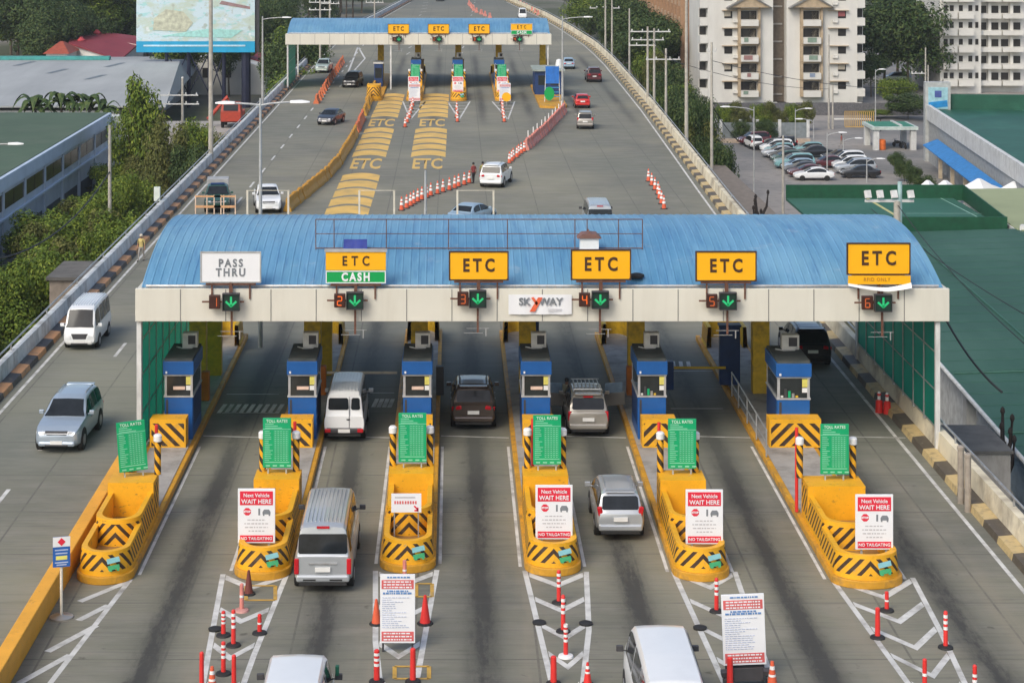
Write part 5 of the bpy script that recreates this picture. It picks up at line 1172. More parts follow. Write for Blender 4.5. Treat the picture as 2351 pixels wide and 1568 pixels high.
# apartment block of two towers
Y=306; X=lambda x:wx(x,Y); Z=lambda y:wz(y,Y)
r=thing('apartment_building','white apartment block of two towers with balconies behind the parking lot','apartment block',(X(1798),Y,GZ)); ox,oz=X(1798),GZ
def rel(x0,x1,y0,y1,z0,z1): return (x0-ox,x1-ox,y0,y1,z0-oz,z1-oz)
ZTOP=11.0
for x0,x1 in ((1625,1775),(1806,1968)): MB().bx(*rel(X(x0),X(x1),0,16,Z(236),ZTOP)).build('wall',bw,r)
for x0,x1 in ((1607,1625),(1968,1986)):
    MB().bx(*rel(X(x0),X(x1),1.6,14,Z(236),ZTOP)).build('wall',bw,r)
    for k in range(6):
        zf=Z(222)+k*2.76; MB().bx(*rel(X(x0)+.0,X(x1),-.1,1.6,zf,zf+1.2)).build('balcony',bw,r)
        MB().bx(*rel(X(x0)+.1,X(x1)-.1,1.55,1.6,zf+1.25,zf+2.5)).build('window',win_d,r)
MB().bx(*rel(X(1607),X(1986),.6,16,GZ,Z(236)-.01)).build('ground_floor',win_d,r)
for x in (1612,1690,1770,1812,1965): MB().bx(*rel(X(x),X(x)+1.0,.0,.7,GZ,Z(236))).build('pier',bw,r)
MB().bx(*rel(X(1775),X(1806),2.5,15,GZ,ZTOP)).build('stair_shaft',M('shaft_brown',(.16,.13,.1),.9),r)
for i in range(7): MB().bx(*rel(X(1775)+.3,X(1806)-.3,2.3,2.5,Z(222)+i*2.76,Z(222)+i*2.76+.25)).build('stair_slab',conc,r)
wm=MB().bx(-.62,.62,-.05,.03,0,1.1).mesh('window',win_d); hm=MB().prismy([(-1.0,1.2),(2.2,1.2),(2.2,1.28),(-1.0,1.28)],-.6,0).mesh('awning',trim)
bm=MB().bx(-1.35,1.35,-1.3,0,0,.95).mesh('balcony',bw); dm=MB().bx(-1.2,1.2,-.05,.02,1.0,2.3).mesh('balcony_opening',win_d); pm_=MB().bx(-1.75,-1.35,-.7,0,0,2.6).bx(1.35,1.75,-.7,0,0,2.6).bx(-1.75,1.75,-.75,0,2.5,2.72).mesh('balcony_surround',trim)
for k in range(6):
    zf=Z(222)+k*2.76-oz
    for xb,xw in ((1719,1672),(1862,1933)):
        w=inst(wm,'window',r,(X(xw)-ox,0,zf+1.15)); inst(hm,'awning',r,(X(xw)-ox+(.0 if xw<1700 else -1.2),0,zf+1.15))
        b=inst(bm,'balcony',r,(X(xb)-ox,0,zf)); inst(dm,'balcony_opening',r,(X(xb)-ox,-.03,zf)); inst(pm_,'balcony_surround',b,(0,0,0))
acm=MB().bx(-.4,.4,-.35,0,0,.5).mesh('air_conditioner',M('aircon_white')); q=random.Random(8)
for k in range(6):
    zf=Z(222)+k*2.76-oz
    for xw in (1672,1933):
        if q.random()<.75: inst(acm,'air_conditioner',r,(X(xw)-ox+(1.1 if xw<1700 else -1.1),0,zf+.5))
        if q.random()<.5: MB().bx(-.6,q.random()*.5,-.07,-.05,.3,1.08).build('curtain',M('curtain_%d'%q.randrange(3),((.35,.1,.1),(.4,.36,.28),(.2,.25,.3))[q.randrange(3)]),r,loc=(X(xw)-ox,0,zf+1.15))
    for xb in (1719,1862):
        mb=MB()
        x=-1.1+q.random(); mb.bx(x,x+.5+q.random(),-1.36,-1.31,.15+q.random()*.3,.97)
        if q.random()<.6: mb.build('laundry',M('laundry_%d'%q.randrange(4),((.3,.16,.15),(.22,.28,.38),(.5,.46,.38),(.2,.28,.22))[q.randrange(4)]),r,loc=(X(xb)-ox,0,zf))
        MB().bx(.1,1.0,-.08,-.055,1.0,2.2).build('curtain',M('curtain_1',(.4,.36,.28)),r,loc=(X(xb)-ox,0,zf))
for xb in (1719,1862):
    x=X(xb)-ox; z=Z(222)+4*2.76+2.9-oz
    MB().prismy([(-3.2,0),(3.2,0),(0,1.7)],-1.5,.3).build('gable',trim,r,loc=(x,0,z)); MB().prismy([(-3.6,-.1),(-3.3,-.1),(0,1.65),(3.3,-.1),(3.6,-.1),(0,2.0)],-1.7,.3).build('gable_roof',M('slate',(.16,.16,.15)),r,loc=(x,0,z))
# brown side block receding behind
r=thing('apartment_building','brown balconied apartment side receding behind the tall poles','apartment block',(38.6,0,GZ))
bb=M('brown_facade',(.3,.15,.08),.85,var=.2,dirt=(.1,.07,.05)); MB().bx(0,14,322.5,400,0,20).build('wall',bb,r)
wb_=MB().bx(-.05,.03,-1.2,1.2,.6,2.0).mesh('window',win_d); bl=MB().bx(-1.2,0,-1.6,1.6,-.1,.85).mesh('balcony',M('balcony_tan',(.5,.33,.2),.8)); fin=MB().bx(-1.3,0,-.3,.3,0,20).mesh('fin',M('fin_brown',(.36,.22,.13),.8))
for i in range(14):
    yy=325.5+i*5.4; inst(fin,'fin',r,(0,yy-2.6,0))
    for k in range(7): inst(wb_,'window',r,(0,yy,.8+k*2.75)); inst(bl,'balcony',r,(0,yy,.7+k*2.75))
# right apartment
Y=322; r=thing('apartment_building','white apartment block with stepped balconies at the upper right corner','apartment block',(wx(2165,Y),Y,GZ)); x0=0; s=F/Y
def xr_(x): return (x-2165)/s
MB().bx(0,xr_(2260),2,22,0,16.6).build('wall',bw,r); MB().bx(xr_(2260),42,4.5,24,0,21.5).build('wall',bw,r); MB().bx(xr_(2245),42.5,3.6,24.5,17.8,18.1).build('roof_ledge',M('slate'),r)
for k in range(6):
    zf=1.5+k*2.78
    for xx,w,yy in ((2178,.9,2),(2192,.9,2),(2213,.9,2),(2235,.9,2),(2250,.7,2)): MB().bx(xr_(xx)-w*.36,xr_(xx)+w*.36,yy-.06,yy+.02,zf+1,zf+1.95).build('window',win_d,r); 
    for xx,w in ((2185,1.15),(2222,1.25)): b=MB().bx(xr_(xx)-w,xr_(xx)+w,.7,2,zf-.2,zf+.85).build('balcony',bw,r)
    for xx,w in ((2287,2.6),(2338,2.6)):
        MB().bx(xr_(xx)-1.7,xr_(xx)+1.7,2.9,4.5,zf-.3,zf+.5).build('balcony',bw,r); [MB().bx(xr_(xx)+q_-.6,xr_(xx)+q_+.6,4.42,4.52,zf+.55,zf+1.75).build('window',win_d,r) for q_ in (-1.0,1.0)]; MB().bx(xr_(xx)-.25,xr_(xx)+.25,3.8,4.5,zf+.5,zf+2.4).build('pier',bw,r)
for xx in (2190,2225): MB().prismy([(-1.7,0),(1.7,0),(1.9,1.3),(-1.3,1.5)],.6,2.2).build('gable',trim,r,loc=(xr_(xx),0,16.4))
# fence, hedge wall and gate of the lot
o=MB().bx(wx(1640,290),wx(2125,290),289.8,290.2,GZ,wz(243,290)+.4).build('garden_wall',M('dark_grille_wall',(.1,.1,.105),.8,dirt=(.3,.3,.3),damt=.4,dsc=(3,1,3))); tag(o,'long dark grille wall in front of the apartment towers','wall')
r=thing('fence','grey panel fence with white posts along the far side of the lot','fence',(0,262,GZ)); MB().bx(wx(1650,262),wx(1858,262),-.05,.05,0,2.0).build('panel',M('fence_grey',(.2,.23,.24),.7),r)
for x in (1655,1700,1739,1790,1855): MB().bx(wx(x,262)-.2,wx(x,262)+.2,-.12,.12,0,2.4).build('post',white_d,r)
r=thing('gate','yellow barred gate beside the gatehouse','gate',(0,274,GZ)); MB().bx(wx(1940,274),wx(2012,274),0,.06,.0,.15).bx(wx(1940,274),wx(2012,274),0,.06,2.2,2.3).build('frame',M('gate_yellow',(.5,.32,.1)),r)
mb=MB(); 
for i in range(16): x=wx(1940+i*4.7,274); mb.bx(x-.06,x+.06,0,.06,.15,2.3)
mb.build('bars',M('gate_yellow'),r)
o=MB().bx(wx(1915,284),wx(2000,284),283.9,284.1,GZ,wz(272,284)).build('garden_wall',bw); tag(o,'white wall behind the yellow barred gate','wall')
o=MB().bx(wx(1655,256),wx(1860,256),255.8,256.2,GZ,GZ+.55).build('garden_wall',M('pinkish_kerb',(.45,.36,.28),.85)); tag(o,'low pinkish kerb wall at the far edge of the parking lot','wall')
# gatehouse
Y=248; r=thing('gatehouse','small white gatehouse with a green roof and open passage','gatehouse',(wx(2055,Y),Y,GZ)); w=2.7
for x in (-w,w-.7): MB().bx(x,x+.7,0,.7,0,2.6).build('column',white_d,r); MB().bx(x,x+.7,5.3,6,0,2.6).build('column',white_d,r)
MB().bx(-w-.2,w+.2,-.2,6.2,2.6,3.0).build('beam',M('pale_green_beam',(.5,.58,.54)),r); MB().bx(-w+.2,w-.2,.3,5.9,3.0,3.04).build('roof',M('gatehouse_green',(.03,.2,.12)),r); MB().bx(.7,1.0,.3,5.9,3.04,3.2).build('roof_rib',white_d,r)
o=MB().lathe([(.45,0),(.5,.1),(.46,.6),(.5,.65),(.46,1.2),(.3,1.3)],14).build('drum',M('orange_drum',(.75,.17,.03)),None,True,g(2025,344,GZ+.02)); tag(o,'orange plastic drum beside the gatehouse column','drum')
# green-roofed shop at right
shop_g=M('shop_green_roof',(.01,.085,.05),.55,var=.15,sc=.3,dirt=(.05,.2,.13),damt=.4)
P1=Vector((57.5,238,0)); P2=Vector((52.3,176,0)); ang=math.atan2((P2-P1).x,-(P2-P1).y)
r=thing('shop_building','green-roofed grey shop with a white parapet and blue awning','shop',(P1.x,P1.y,GZ),ang); L=(P2-P1).length
MB().bx(0,48,-L,0,0,6.2).build('wall',wall_g,r); MB().bx(.3,47.7,-L+.3,-.3,6.2,6.3).build('roof',shop_g,r); MB().bx(-.25,.2,-L,0,5.1,6.9).build('parapet',white_d,r); MB().bx(.2,48,-.2,.1,6.2,8.1).build('rear_parapet',shop_g,r)
MB().bx(-.4,2.6,-1.0,.4,0,9.6).build('sign_pylon',M('pylon_grey',(.4,.42,.41)),r); sg=MB().box((1.1,-1.06,7.7),(2.3,.1,2.6)).build('sign_panel',M('panel_pale_teal',(.3,.52,.58)),r); MB().box((1.1,-1.13,6.95),(2.2,.06,.75),ry=-.12).build('blue_band',M('panel_blue',(.01,.22,.52)),sg); MB().box((1.1,-1.13,8.2),(.8,.06,.8)).build('emblem',M('panel_navy',(.06,.09,.3)),sg)
MB().loft([[(-1.9,y,2.9),(-1.9,y,3.02),(-.25,y,3.7),(-.25,y,3.55)] for y in (-L+1,-9)]).build('awning',M('awning_blue',(.03,.2,.5)),r)
for i in range(6): MB().bx(-1.2,-.8,-16-i*8,-15.6-i*8,0,3.1).build('pillar',M('pillar_cream',(.6,.5,.36)),r)
# umbrella tents near the shop
for i,(x,y,s_) in enumerate(((2248,424,1.0),(2170,428,.8),(2130,428,.7),(2330,430,1.0))):
    p=g(x,y,-6.5); Y=190-i*1.5; r=thing('canopy_tent','white pointed tent beside the blue awning, %s'%('largest, in the middle','left of the largest','leftmost','rightmost, cut by the edge')[i],'tent',(wx(x,Y),Y,GZ),0,'white tents'); zt=wz(y-14,Y)-GZ
    MB().lathe([(2.6*s_,zt-1.1),(1.2*s_,zt-.6),(.15,zt)],4,caps=False).build('cover',white,r); 
    for a in range(4): MB().tube([(2.4*s_*math.cos(a*PI/2),2.4*s_*math.sin(a*PI/2),0),(2.4*s_*math.cos(a*PI/2),2.4*s_*math.sin(a*PI/2),zt-1.05)],.05,6).build('pole',steel,r)
# green court enclosures and the large green roof to the right of the canopy
court_g=M('court_green',(.025,.12,.08),.8,var=.15,sc=.15,dirt=(.07,.17,.13),damt=.5); net_g=M('green_windscreen',(.004,.07,.03),.6,var=.2)
r=thing('green_court','green court enclosed by dark green windscreens behind the large green roof','sports court',(0,0,-3.4))
a=(wx(1965,152),152); YA,YB=153,169.5; xa,xb=wx(1850,160),wx(2312,YA)
MB().bx(xa,xb,YA,YB,-.2,0).build('floor',court_g,r)
MB().bx(xa,xb,YA-.12,YA,-1.0,1.0).build('windscreen',net_g,r); MB().bx(xa,wx(2212,YB),YB,YB+.12,-.2,1.15).build('windscreen',net_g,r)
MB().loft([[(wx(2308,YA)-.05,YA,-.2),(wx(2308,YA)+.05,YA,-.2),(wx(2308,YA)+.05,YA,1.0),(wx(2308,YA)-.05,YA,1.0)],[(wx(2212,YB)-.05,YB,-.2),(wx(2212,YB)+.05,YB,-.2),(wx(2212,YB)+.05,YB,1.15),(wx(2212,YB)-.05,YB,1.15)]]).build('windscreen',net_g,r)
mb=MB(); line(mb,(wx(1990,YB),YB),(wx(2110,YA),YA),.3,.006); mb.build('yellow_edge',M('edge_yellow',(.5,.48,.2)),r); mb=MB(); line(mb,(wx(2160,YB),YB),(wx(2300,YA),YA),.12,.006); line(mb,(wx(2080,161),161),(wx(2255,161),161),.12,.006); mb.build('court_line',M('court_line',(.25,.45,.36)),r)
olive=M('olive_roof',(.3,.34,.19),.8,var=.08,sc=.2,dirt=(.2,.24,.14)); 
r=thing('flat_roof_hall','pale olive flat-roofed hall at the right edge beyond the green court','hall',(0,0,GZ))
MB().prism([(wx(2315,YA),YA-2),(wx(2216,YB),YB+3),(75,YB+6),(75,YA-30),(wx(2480,YA),YA-14)],0,5.9).build('wall',white_d,r); MB().prism([(wx(2318,YA),YA-2),(wx(2219,YB),YB+2.8),(74.8,YB+5.8),(74.8,YA-29),(wx(2480,YA),YA-13)],5.905,5.99).build('roof',olive,r)
mb=MB()
for i in range(9): x=wx(2316,YA)+.6+i*.66; y=YA-2.2-i*1.3; mb.box((x,y,5.9),(.6,.7,.8),rz=-.5)
mb.build('cornice',white_d,r)
big_g=M('large_green_roof',(.022,.085,.052),.65,var=.15,sc=.16,dirt=(.055,.135,.092),damt=.75,dsc=(1,.3,1))
r=thing('green_roof_warehouse','long warehouse with a large green sheet roof right of the canopy','warehouse',(0,0,GZ)); Z0,Z1=5.5,6.1
ex=lambda Y:25.9+(Y-85)*.045
mb=MB(); mb.loft([[(ex(y),y,Z0),(ex(y)+21,y,Z1),(ex(y)+42,y,Z0),(ex(y)+42,y,Z0-.12),(ex(y),y,Z0-.12)] for y in (45,85,120,151.5)]); mb.build('roof',big_g,r)
MB().prism([(ex(45)+.9,46),(ex(45)+41,46),(ex(150)+41,150.5),(ex(150)+.9,150.5)],0,Z0-.13).build('wall',M('grey_white_wall',(.72,.74,.74),.8,dirt=(.3,.3,.29),damt=.5),r)
mb=MB()
for y in (70,82,94,106): mb.tube([(ex(y)+.2,y,Z0+.04),(ex(y)+21,y,Z1+.04)],.05,6)
mb.tube([(ex(50)+6,50,Z0+.22),(ex(150)+6,150,Z0+.22)],.06,6); 
for k in range(42):
    y=48+k*2.44; mb.tube([(ex(y)+.05,y,Z0+.01),(ex(y)+21,y,Z1+.01)],.018,4)
mb.build('roof_seam',M('seam_green',(.035,.12,.085)),r)
for y in (64,72,80,88,96,104): MB().bx(ex(y)+.35,ex(y)+.9,y-.35,y+.35,0,Z0-.13).build('pilaster',white_d,r)
for y in (76,84,92): MB().bx(ex(y)+.7,ex(y)+.86,y-2.8,y+2.8,2.6,4.2).build('window_band',M('pale_blue_panel',(.42,.5,.55)),r)
MB().bx(ex(81)+.55,ex(81)+.7,78.5,81.5,2.4,4.0).build('purple_panel',M('purple_panel',(.2,.12,.16)),r)
MB().tube([(ex(y)-.05,y,Z0-.06) for y in (45,100,151)],.12,8).build('gutter',white_d,r)
o=MB().bx(22.1,24.0,84.5,88.6,0,7.2).bx(22.0,24.1,84.4,88.7,7.2,7.32,m=1).build('pump_house',[conc,conc_d],None,False,(0,0,GZ)); tag(o,'grey concrete box with a dark top just behind the right barrier','hut')
o=MB().bx(-26.2,-21.6,127,132.5,0,6.6).bx(-26.4,-21.5,126.8,132.7,6.6,6.8,m=1).build('pump_house',[M('stained_concrete',(.26,.22,.18),.9,dirt=(.12,.09,.07),dsc=(2,2,.3)),conc_d],None,False,(0,0,GZ)); tag(o,'stained concrete box with a dark top among the bushes behind the left barrier','hut')
o=MB().bx(22.3,25.0,150,181,0,7.0).build('garden_wall',M('brown_wall',(.2,.17,.14),.9),None,False,(0,0,GZ)); tag(o,'brownish block wall below the right barrier near the tall poles','wall')
# left: long pale blue building with green roof
blu=M('pale_blue_facade',(.5,.57,.64),.7,var=.08,sc=.4,dirt=(.2,.26,.34),damt=.4); grn=M('moss_green_roof',(.062,.105,.062),.8,var=.12,sc=.2,dirt=(.1,.13,.09))
r=thing('factory_building','long pale blue building with a flat moss-green roof at the left edge','factory',(-38,0,GZ))
MB().bx(-40,0,95,216,0,6.9).build('wall',blu,r); MB().bx(-40,.25,95,216.3,6.9,8.1).build('fascia',M('pale_blue_fascia',(.5,.6,.72),.6,var=.06,sc=.3,dirt=(.3,.4,.5)),r,bevel=.05); MB().bx(-39.6,-.1,95.4,215.9,8.105,8.16).build('roof',grn,r)
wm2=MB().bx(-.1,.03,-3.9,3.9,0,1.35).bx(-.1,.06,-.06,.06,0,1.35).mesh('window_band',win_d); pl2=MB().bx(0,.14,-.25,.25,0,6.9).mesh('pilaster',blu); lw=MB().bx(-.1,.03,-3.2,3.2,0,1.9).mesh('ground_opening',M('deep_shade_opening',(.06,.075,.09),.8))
for i in range(14):
    y=99+i*8.4; inst(wm2,'window_band',r,(0,y+3,5.2)); inst(pl2,'pilaster',r,(0,y-1.2,0)); inst(lw,'ground_opening',r,(0,y+3,.9))
MB().bx(.02,.3,95,216,4.4,4.6).build('ledge',M('pale_blue_fascia'),r); MB().bx(-40,3.6,216.3,219,0,7.6).build('end_wall',M('pale_grey_panel',(.5,.53,.5)),r)
# grey sheds
shed=M('grey_shed_roof',(.36,.38,.38),.7,var=.08,sc=.1,dirt=(.2,.21,.22),damt=.6,dsc=(1,.12,1)); shed_t=M('teal_ridge',(.05,.3,.28),.6)
r=thing('factory_shed','wide grey sheet-roofed shed with a teal ridge at the upper left','shed',(0,0,GZ)); xe=wx(398,262)
MB().loft([[(-130,255,4.9),(-130,303,7.2),(-130,345,4.5),(-130,345,4.3),(-130,255,4.7)],[(xe,255,4.9),(xe-4.8,303,7.2),(xe-6,345,4.5),(xe-6,345,4.3),(xe,255,4.7)]]).build('roof',shed,r); MB().bx(-129,xe-6.2,256,344,0,4.2).build('wall',white_d,r)
MB().bx(-130,wx(250,302),302.3,303.8,7.22,7.75).build('ridge',shed_t,r)
mb=MB(); q=random.Random(2)
for i in range(14): x=-110+q.random()*60; y=262+q.random()*34; z=4.9+(y-255)/48*2.3; mb.quad((x,y,z+.03),(x+.9,y,z+.03),(x+2.6,y+5,z+.27),(x+1.7,y+5,z+.27))
mb.build('skylight',M('skylight_grey',(.14,.17,.19)),r)
r=thing('gable_house','white house with a dark red sloping sheet roof left of the billboard','house',(0,0,0))
rr=M('red_sheet_roof',(.22,.03,.04),.6,var=.12,sc=.3,dirt=(.2,.05,.05)); A,B,C_,D_=W(157,99,345),W(276,138,340),W(335,86,357),W(172,65,363)
MB().add([*(Vector(q) for q in (A,B,C_,D_)),*(Vector(q)-Vector((0,0,.25)) for q in (A,B,C_,D_))],[(0,1,2,3),(7,6,5,4),(0,4,5,1),(1,5,6,2),(2,6,7,3),(3,7,4,0)]).build('roof',rr,r)
E=[Vector(A)+Vector((.4,.4,-.26)),Vector(B)+Vector((-.4,.4,-.26)),Vector(C_)+Vector((-.4,-.4,-.26)),Vector(D_)+Vector((.4,-.4,-.26))]
MB().add(E+[Vector((q.x,q.y,GZ)) for q in E],[(0,1,2,3),(7,6,5,4),(0,4,5,1),(1,5,6,2),(2,6,7,3),(3,7,4,0)]).build('wall',bw,r)
for t,u in ((.2,.25),(.35,.8)):
    p=Vector(A).lerp(Vector(B),t).lerp(Vector(D_).lerp(Vector(C_),t),u); MB().lathe([(.6,-.2),(.8,.3),(.2,.9)],10,tuple(p)).build('roof_ventilator',M('vent_red',(.42,.05,.06)),r,True)
a_=Vector(A).lerp(Vector(D_),.62)+Vector((0,0,.08)); b_=Vector(B).lerp(Vector(C_),.62)+Vector((0,0,.08)); MB().tube([a_,b_],.12,6).build('ridge',M('ridge_pink',(.5,.35,.33)),r)
o=thing('gable_house','low white house with a dark red roof behind the billboard legs','house',(-46,322,GZ),0)
MB().prismy([(0,0),(15,0),(15,4.4),(7.5,6.8),(0,5.4)],0,18).build('wall',bw,o); MB().loft([[(-.5,y,5.4),(7.5,y,7.2),(15.5,y,4.4),(15.5,y,4.2),(7.5,y,6.95),(-.5,y,5.2)] for y in (6,18.5)]).build('roof',rr,o)
for i in range(4): MB().bx(1.5+3.2*i,3+3.2*i,-.06,.02,2.8,4.4).build('window',win_d,o)
for i,(x,Y,y,w,c,lb) in enumerate(((150,470,8,24,(.5,.25,.18),'pale house with a pinkish roof in the trees at the top left'),(130,336,124,4.6,(.55,.12,.06),'low orange-red roof beside the white house with a red roof'))):
    r=thing('house',lb,'house',(wx(x,Y),Y,GZ)); z=wz(y,Y)-GZ; MB().bx(-w/2+.5,w/2-.5,0,9,0,z).build('wall',bw,r); MB().loft([[(-w/2,-.6,z),(w/2,-.6,z),(w/2,9.6,z),(-w/2,9.6,z)],[(-w/2+2,4,z+1.8),(w/2-2,4,z+1.8),(w/2-2,5,z+1.8),(-w/2+2,5,z+1.8)]]).build('roof',M('tile_%d'%i,tuple(k*.6 for k in c)),r)
# billboard
Y=300; r=thing('billboard','huge pale billboard with a bright blue bottom band on steel legs','billboard',(wx(449,Y),Y,GZ)); w=wx(585,Y)-wx(313,Y); zb=wz(121,Y)-GZ; zt=zb+14
def bill_mat():
    m,n,l,bs=nt('billboard_print'); ng=NG(n,l); co=ng.coord(); x,y,z=ng.sep(co); a=ng.noise(ng.scale(co,.25,1,.5),1,5,.6); b=ng.noise(ng.scale(co,.5,1,1.1),1.1,4,.6)
    c=ng.mix(ng.maprange(a,.46,.56),(.56,.7,.76),(.5,.6,.52)); c=ng.mix(ng.math('MULTIPLY',ng.maprange(b,.56,.62),.75),c,(.3,.62,.62)); c=ng.mix(ng.math('MULTIPLY',ng.maprange(ng.noise(co,1.0,5),.58,.66),.65),c,(.34,.37,.3)); c=ng.mix(ng.math('MULTIPLY',ng.maprange(ng.noise(co,.5,2),.62,.68),.8),c,(.82,.86,.88))
    l.new(c,bs.inputs['Base Color']); bs.inputs['Roughness'].default_value=.6; return m
MB().bx(-w/2,w/2,0,.3,zb+1.7,zt).build('print_panel',bill_mat(),r); MB().bx(-w/2,w/2,0,.3,zb,zb+1.695).build('blue_band',M('billboard_blue',(.01,.33,.58),var=.2,sc=.3),r); MB().bx(-w*.44,w*.42,-.05,0,zb+.9,zb+1.15).build('white_strip',M('pale_blue_print',(.5,.72,.82)),r)
mb=MB(); mb.bx(-w*.35,-w*.05,-.06,-.0,zb+3.0,zb+5.4); mb=MB(); mb.prismy([(-w*.36,zb+3.4),(-w*.08,zb+3.2),(-w*.02,zb+4.5),(-w*.1,zb+6.2),(-w*.25,zb+6.6),(-w*.35,zb+5.2)],-.06,0); mb.build('print_rock',M('print_stone',(.5,.52,.4),var=.3,sc=1.5),r); MB().prismy([(-w*.3,zb+2.5),(w*.3,zb+2.2),(w*.4,zb+3.4),(w*.1,zb+3.6)],-.05,0).build('print_water',M('print_aqua',(.35,.66,.62)),r)
MB().prismy([(w*.2,zb+7.4),(w*.46,zb+6.6),(w*.46,zb+7.0),(w*.22,zb+7.9)],-.05,0).build('print_roof',M('print_maroon',(.3,.2,.2)),r)
MB().bx(w/2,w/2+.6,.3,1.2,zb,zt).build('side_truss',dark,r)
for i,x in enumerate((-4.6,-1.2,2.0,4.2,7.6)): MB().tube([(x,1.2,0),(x,1.2,zb+6)],.3 if i!=4 else .7,8).build('leg',M('dark_navy_steel',(.015,.02,.05)),r)
mb=MB(); 
for a,b in ((-4.6,-1.2),(-1.2,2.0),(2.0,4.2)): mb.tube([(a,1.2,2),(b,1.2,zb)],.1,6).tube([(a,1.2,zb),(b,1.2,2)],.1,6)
mb.build('bracing',M('dark_navy_steel'),r)
# red boom truck and the walls by the left barrier
p=g(530,268,GZ); r=thing('boom_truck','red boom truck parked under the right end of the billboard','truck',(wx(530,232),232,GZ+4.6)); rdm=M('truck_red',(.42,.05,.025),.5,dirt=(.2,.05,.03))
MB().bx(-1.2,1.2,0,4.6,.7,1.3).build('chassis',dark,r); MB().loft([[(-1.2,-.2,.8),(1.2,-.2,.8),(1.2,1.8,.8),(-1.2,1.8,.8)],[(-1.2,-.2,2.0),(1.2,-.2,2.0),(1.2,1.8,2.0),(-1.2,1.8,2.0)],[(-1.0,.1,3.0),(1.0,.1,3.0),(1.0,1.7,3.0),(-1.0,1.7,3.0)]]).build('cab',rdm,r,bevel=.06); MB().box((0,-.1,2.45),(1.7,.08,.75),rx=-.28).build('windscreen',glass,r)
MB().tube([(0,3.4,1.4),(-.8,3.2,3.4),(-3.0,2.2,.8)],.25,8).build('boom',rdm,r); MB().bx(-1.2,1.2,2.2,4.6,1.3,1.8).build('bed',rdm,r)
for x in (-1.05,1.05):
    for y in (.7,3.8): MB().wheel((x,y,.5),.5,.3).build('wheel',tyre_m,r,True)
o=MB().bx(-26,-21.5,196,200,0,7.2).build('garden_wall',M('brown_wall'),None,False,(0,0,GZ)); tag(o,'brown stained wall below the left barrier under the red boom truck','wall')
o=MB().bx(-36,-21.3,228,240,0,4.6).build('yard_platform',conc,None,False,(0,0,GZ)); tag(o,'raised concrete yard that carries the red boom truck','platform')
p=g(378,462,.6); r=thing('electrical_cabinet','pale green cabinet on a short post behind the left barrier','cabinet',(-21.05,g(0,462,.9)[1],0)); MB().bx(-.22,.22,-.15,.15,.9,1.9).build('box',M('cabinet_pale',(.6,.66,.6)),r,bevel=.03); MB().tube([(0,0,-.5),(0,0,.9)],.05,6).build('post',steel,r)
# ================================================================ TREES AND SHRUBS
def leaf_crown(seed,n,size,flat=1.0,blobs=9,mat=None):
    q=random.Random(seed); B=[]
    for i in range(blobs):
        a=q.random()*2*PI; rr=q.random()**.6*.72; B.append((rr*math.cos(a),rr*math.sin(a),(q.random()-.42)*1.15*flat,.26+q.random()*.26))
    mb=MB()
    for i in range(n):
        x,y,z,r=B[i%blobs]; v=Vector((q.gauss(0,1),q.gauss(0,1),q.gauss(0,1)*.85)); v.normalize(); d=r*(q.random()**.35)
        c=Vector((x,y,z))+v*d; s=size*(.6+q.random()*.8)
        nrm=(v*1.0+Vector((0,0,.7))+Vector((q.gauss(0,.55),q.gauss(0,.55),q.gauss(0,.55)))).normalized(); t=nrm.orthogonal().normalized(); t.rotate(Matrix.Rotation(q.random()*6.28,3,nrm)); b=nrm.cross(t)
        mb.add([c-t*s,c-b*s*.5+nrm*s*.12,c+t*s,c+b*s*.5+nrm*s*.12],[(0,1,2,3)])
    return mb.mesh('crown',mat,recalc=False)
CR={'a':[leaf_crown(i,9500,.044,.85,15,leaf_a) for i in (1,2,3)],'b':[leaf_crown(i,9500,.043,.9,15,leaf_b) for i in (4,5,6)],'c':[leaf_crown(i,8000,.045,.85,14,leaf_c) for i in (7,8)],'s':[leaf_crown(9,3600,.055,.9,14,leaf_a)]}
TR=MB().tube([(0,0,0),(.03,.01,.35),(-.02,0,.72),(.03,.02,1.0)],.05,7,0,.022)
for a in (0,2.1,4.2): TR.tube([(0,0,.55),(.2*math.cos(a),.2*math.sin(a),.8),(.42*math.cos(a),.42*math.sin(a),1.0)],.022,5,0,.008)
TRM=TR.mesh('trunk',bark,True)
def tree(X,Y,h,rad,kind,label,group,name='tree',cat='tree',z0=GZ,cz=.62):
    r=thing(name,label,cat,(X,Y,z0),rnd.random()*6.28,group)
    inst(TRM,'trunk',r,(0,0,0),scale=(h*.32,h*.32,h*.72)); c=inst(rnd.choice(CR[kind]),'crown',r,(0,0,h*cz),scale=(rad,rad,h*(1-cz)*1.12)); return r
q=random.Random(11)
for i in range(86):                                          # bushes between the left barrier and the blue building
    Y=62+ (i+q.random())*1.72; lim=-36.5 if Y>95 else -46; X=-22.6-q.random()**1.1*(-22.6-lim)
    if -27.5<X<-21 and 124<Y<135: X=-30
    h=5.0+q.random()*2.6-(1.2 if X>-24.5 else 0)-(max(0,-29-X)*.34 if Y>95 else 0); tree(X,Y,h,2.0+q.random()*1.2,q.choice('aaac' if Y>100 else 'abac'),'leafy green bush in the thicket between the left barrier and the blue building','thicket bushes left of the road','bush','bush',cz=.55)
def G2(x,Y): return wx(x,Y)
for x,Y,yt,rad,k,lb in ((335,196,150,3.1,'s','tall sparse tree in front of the grey shed beside the billboard legs'),(300,200,225,2.8,'a','small green tree left under the tall sparse tree'),(385,190,260,2.6,'c','olive tree at the foot of the crossarm pole'),(455,196,265,2.6,'a','bright shrub right of the crossarm pole'),(430,186,330,2.4,'b','dark bush between the crossarm pole and the left barrier'),(500,178,300,2.2,'c','brownish bush by the brown wall')):
    zt=wz(yt,Y); tree(G2(x,Y),Y,zt-GZ,rad,k,lb,None,cz=.6)
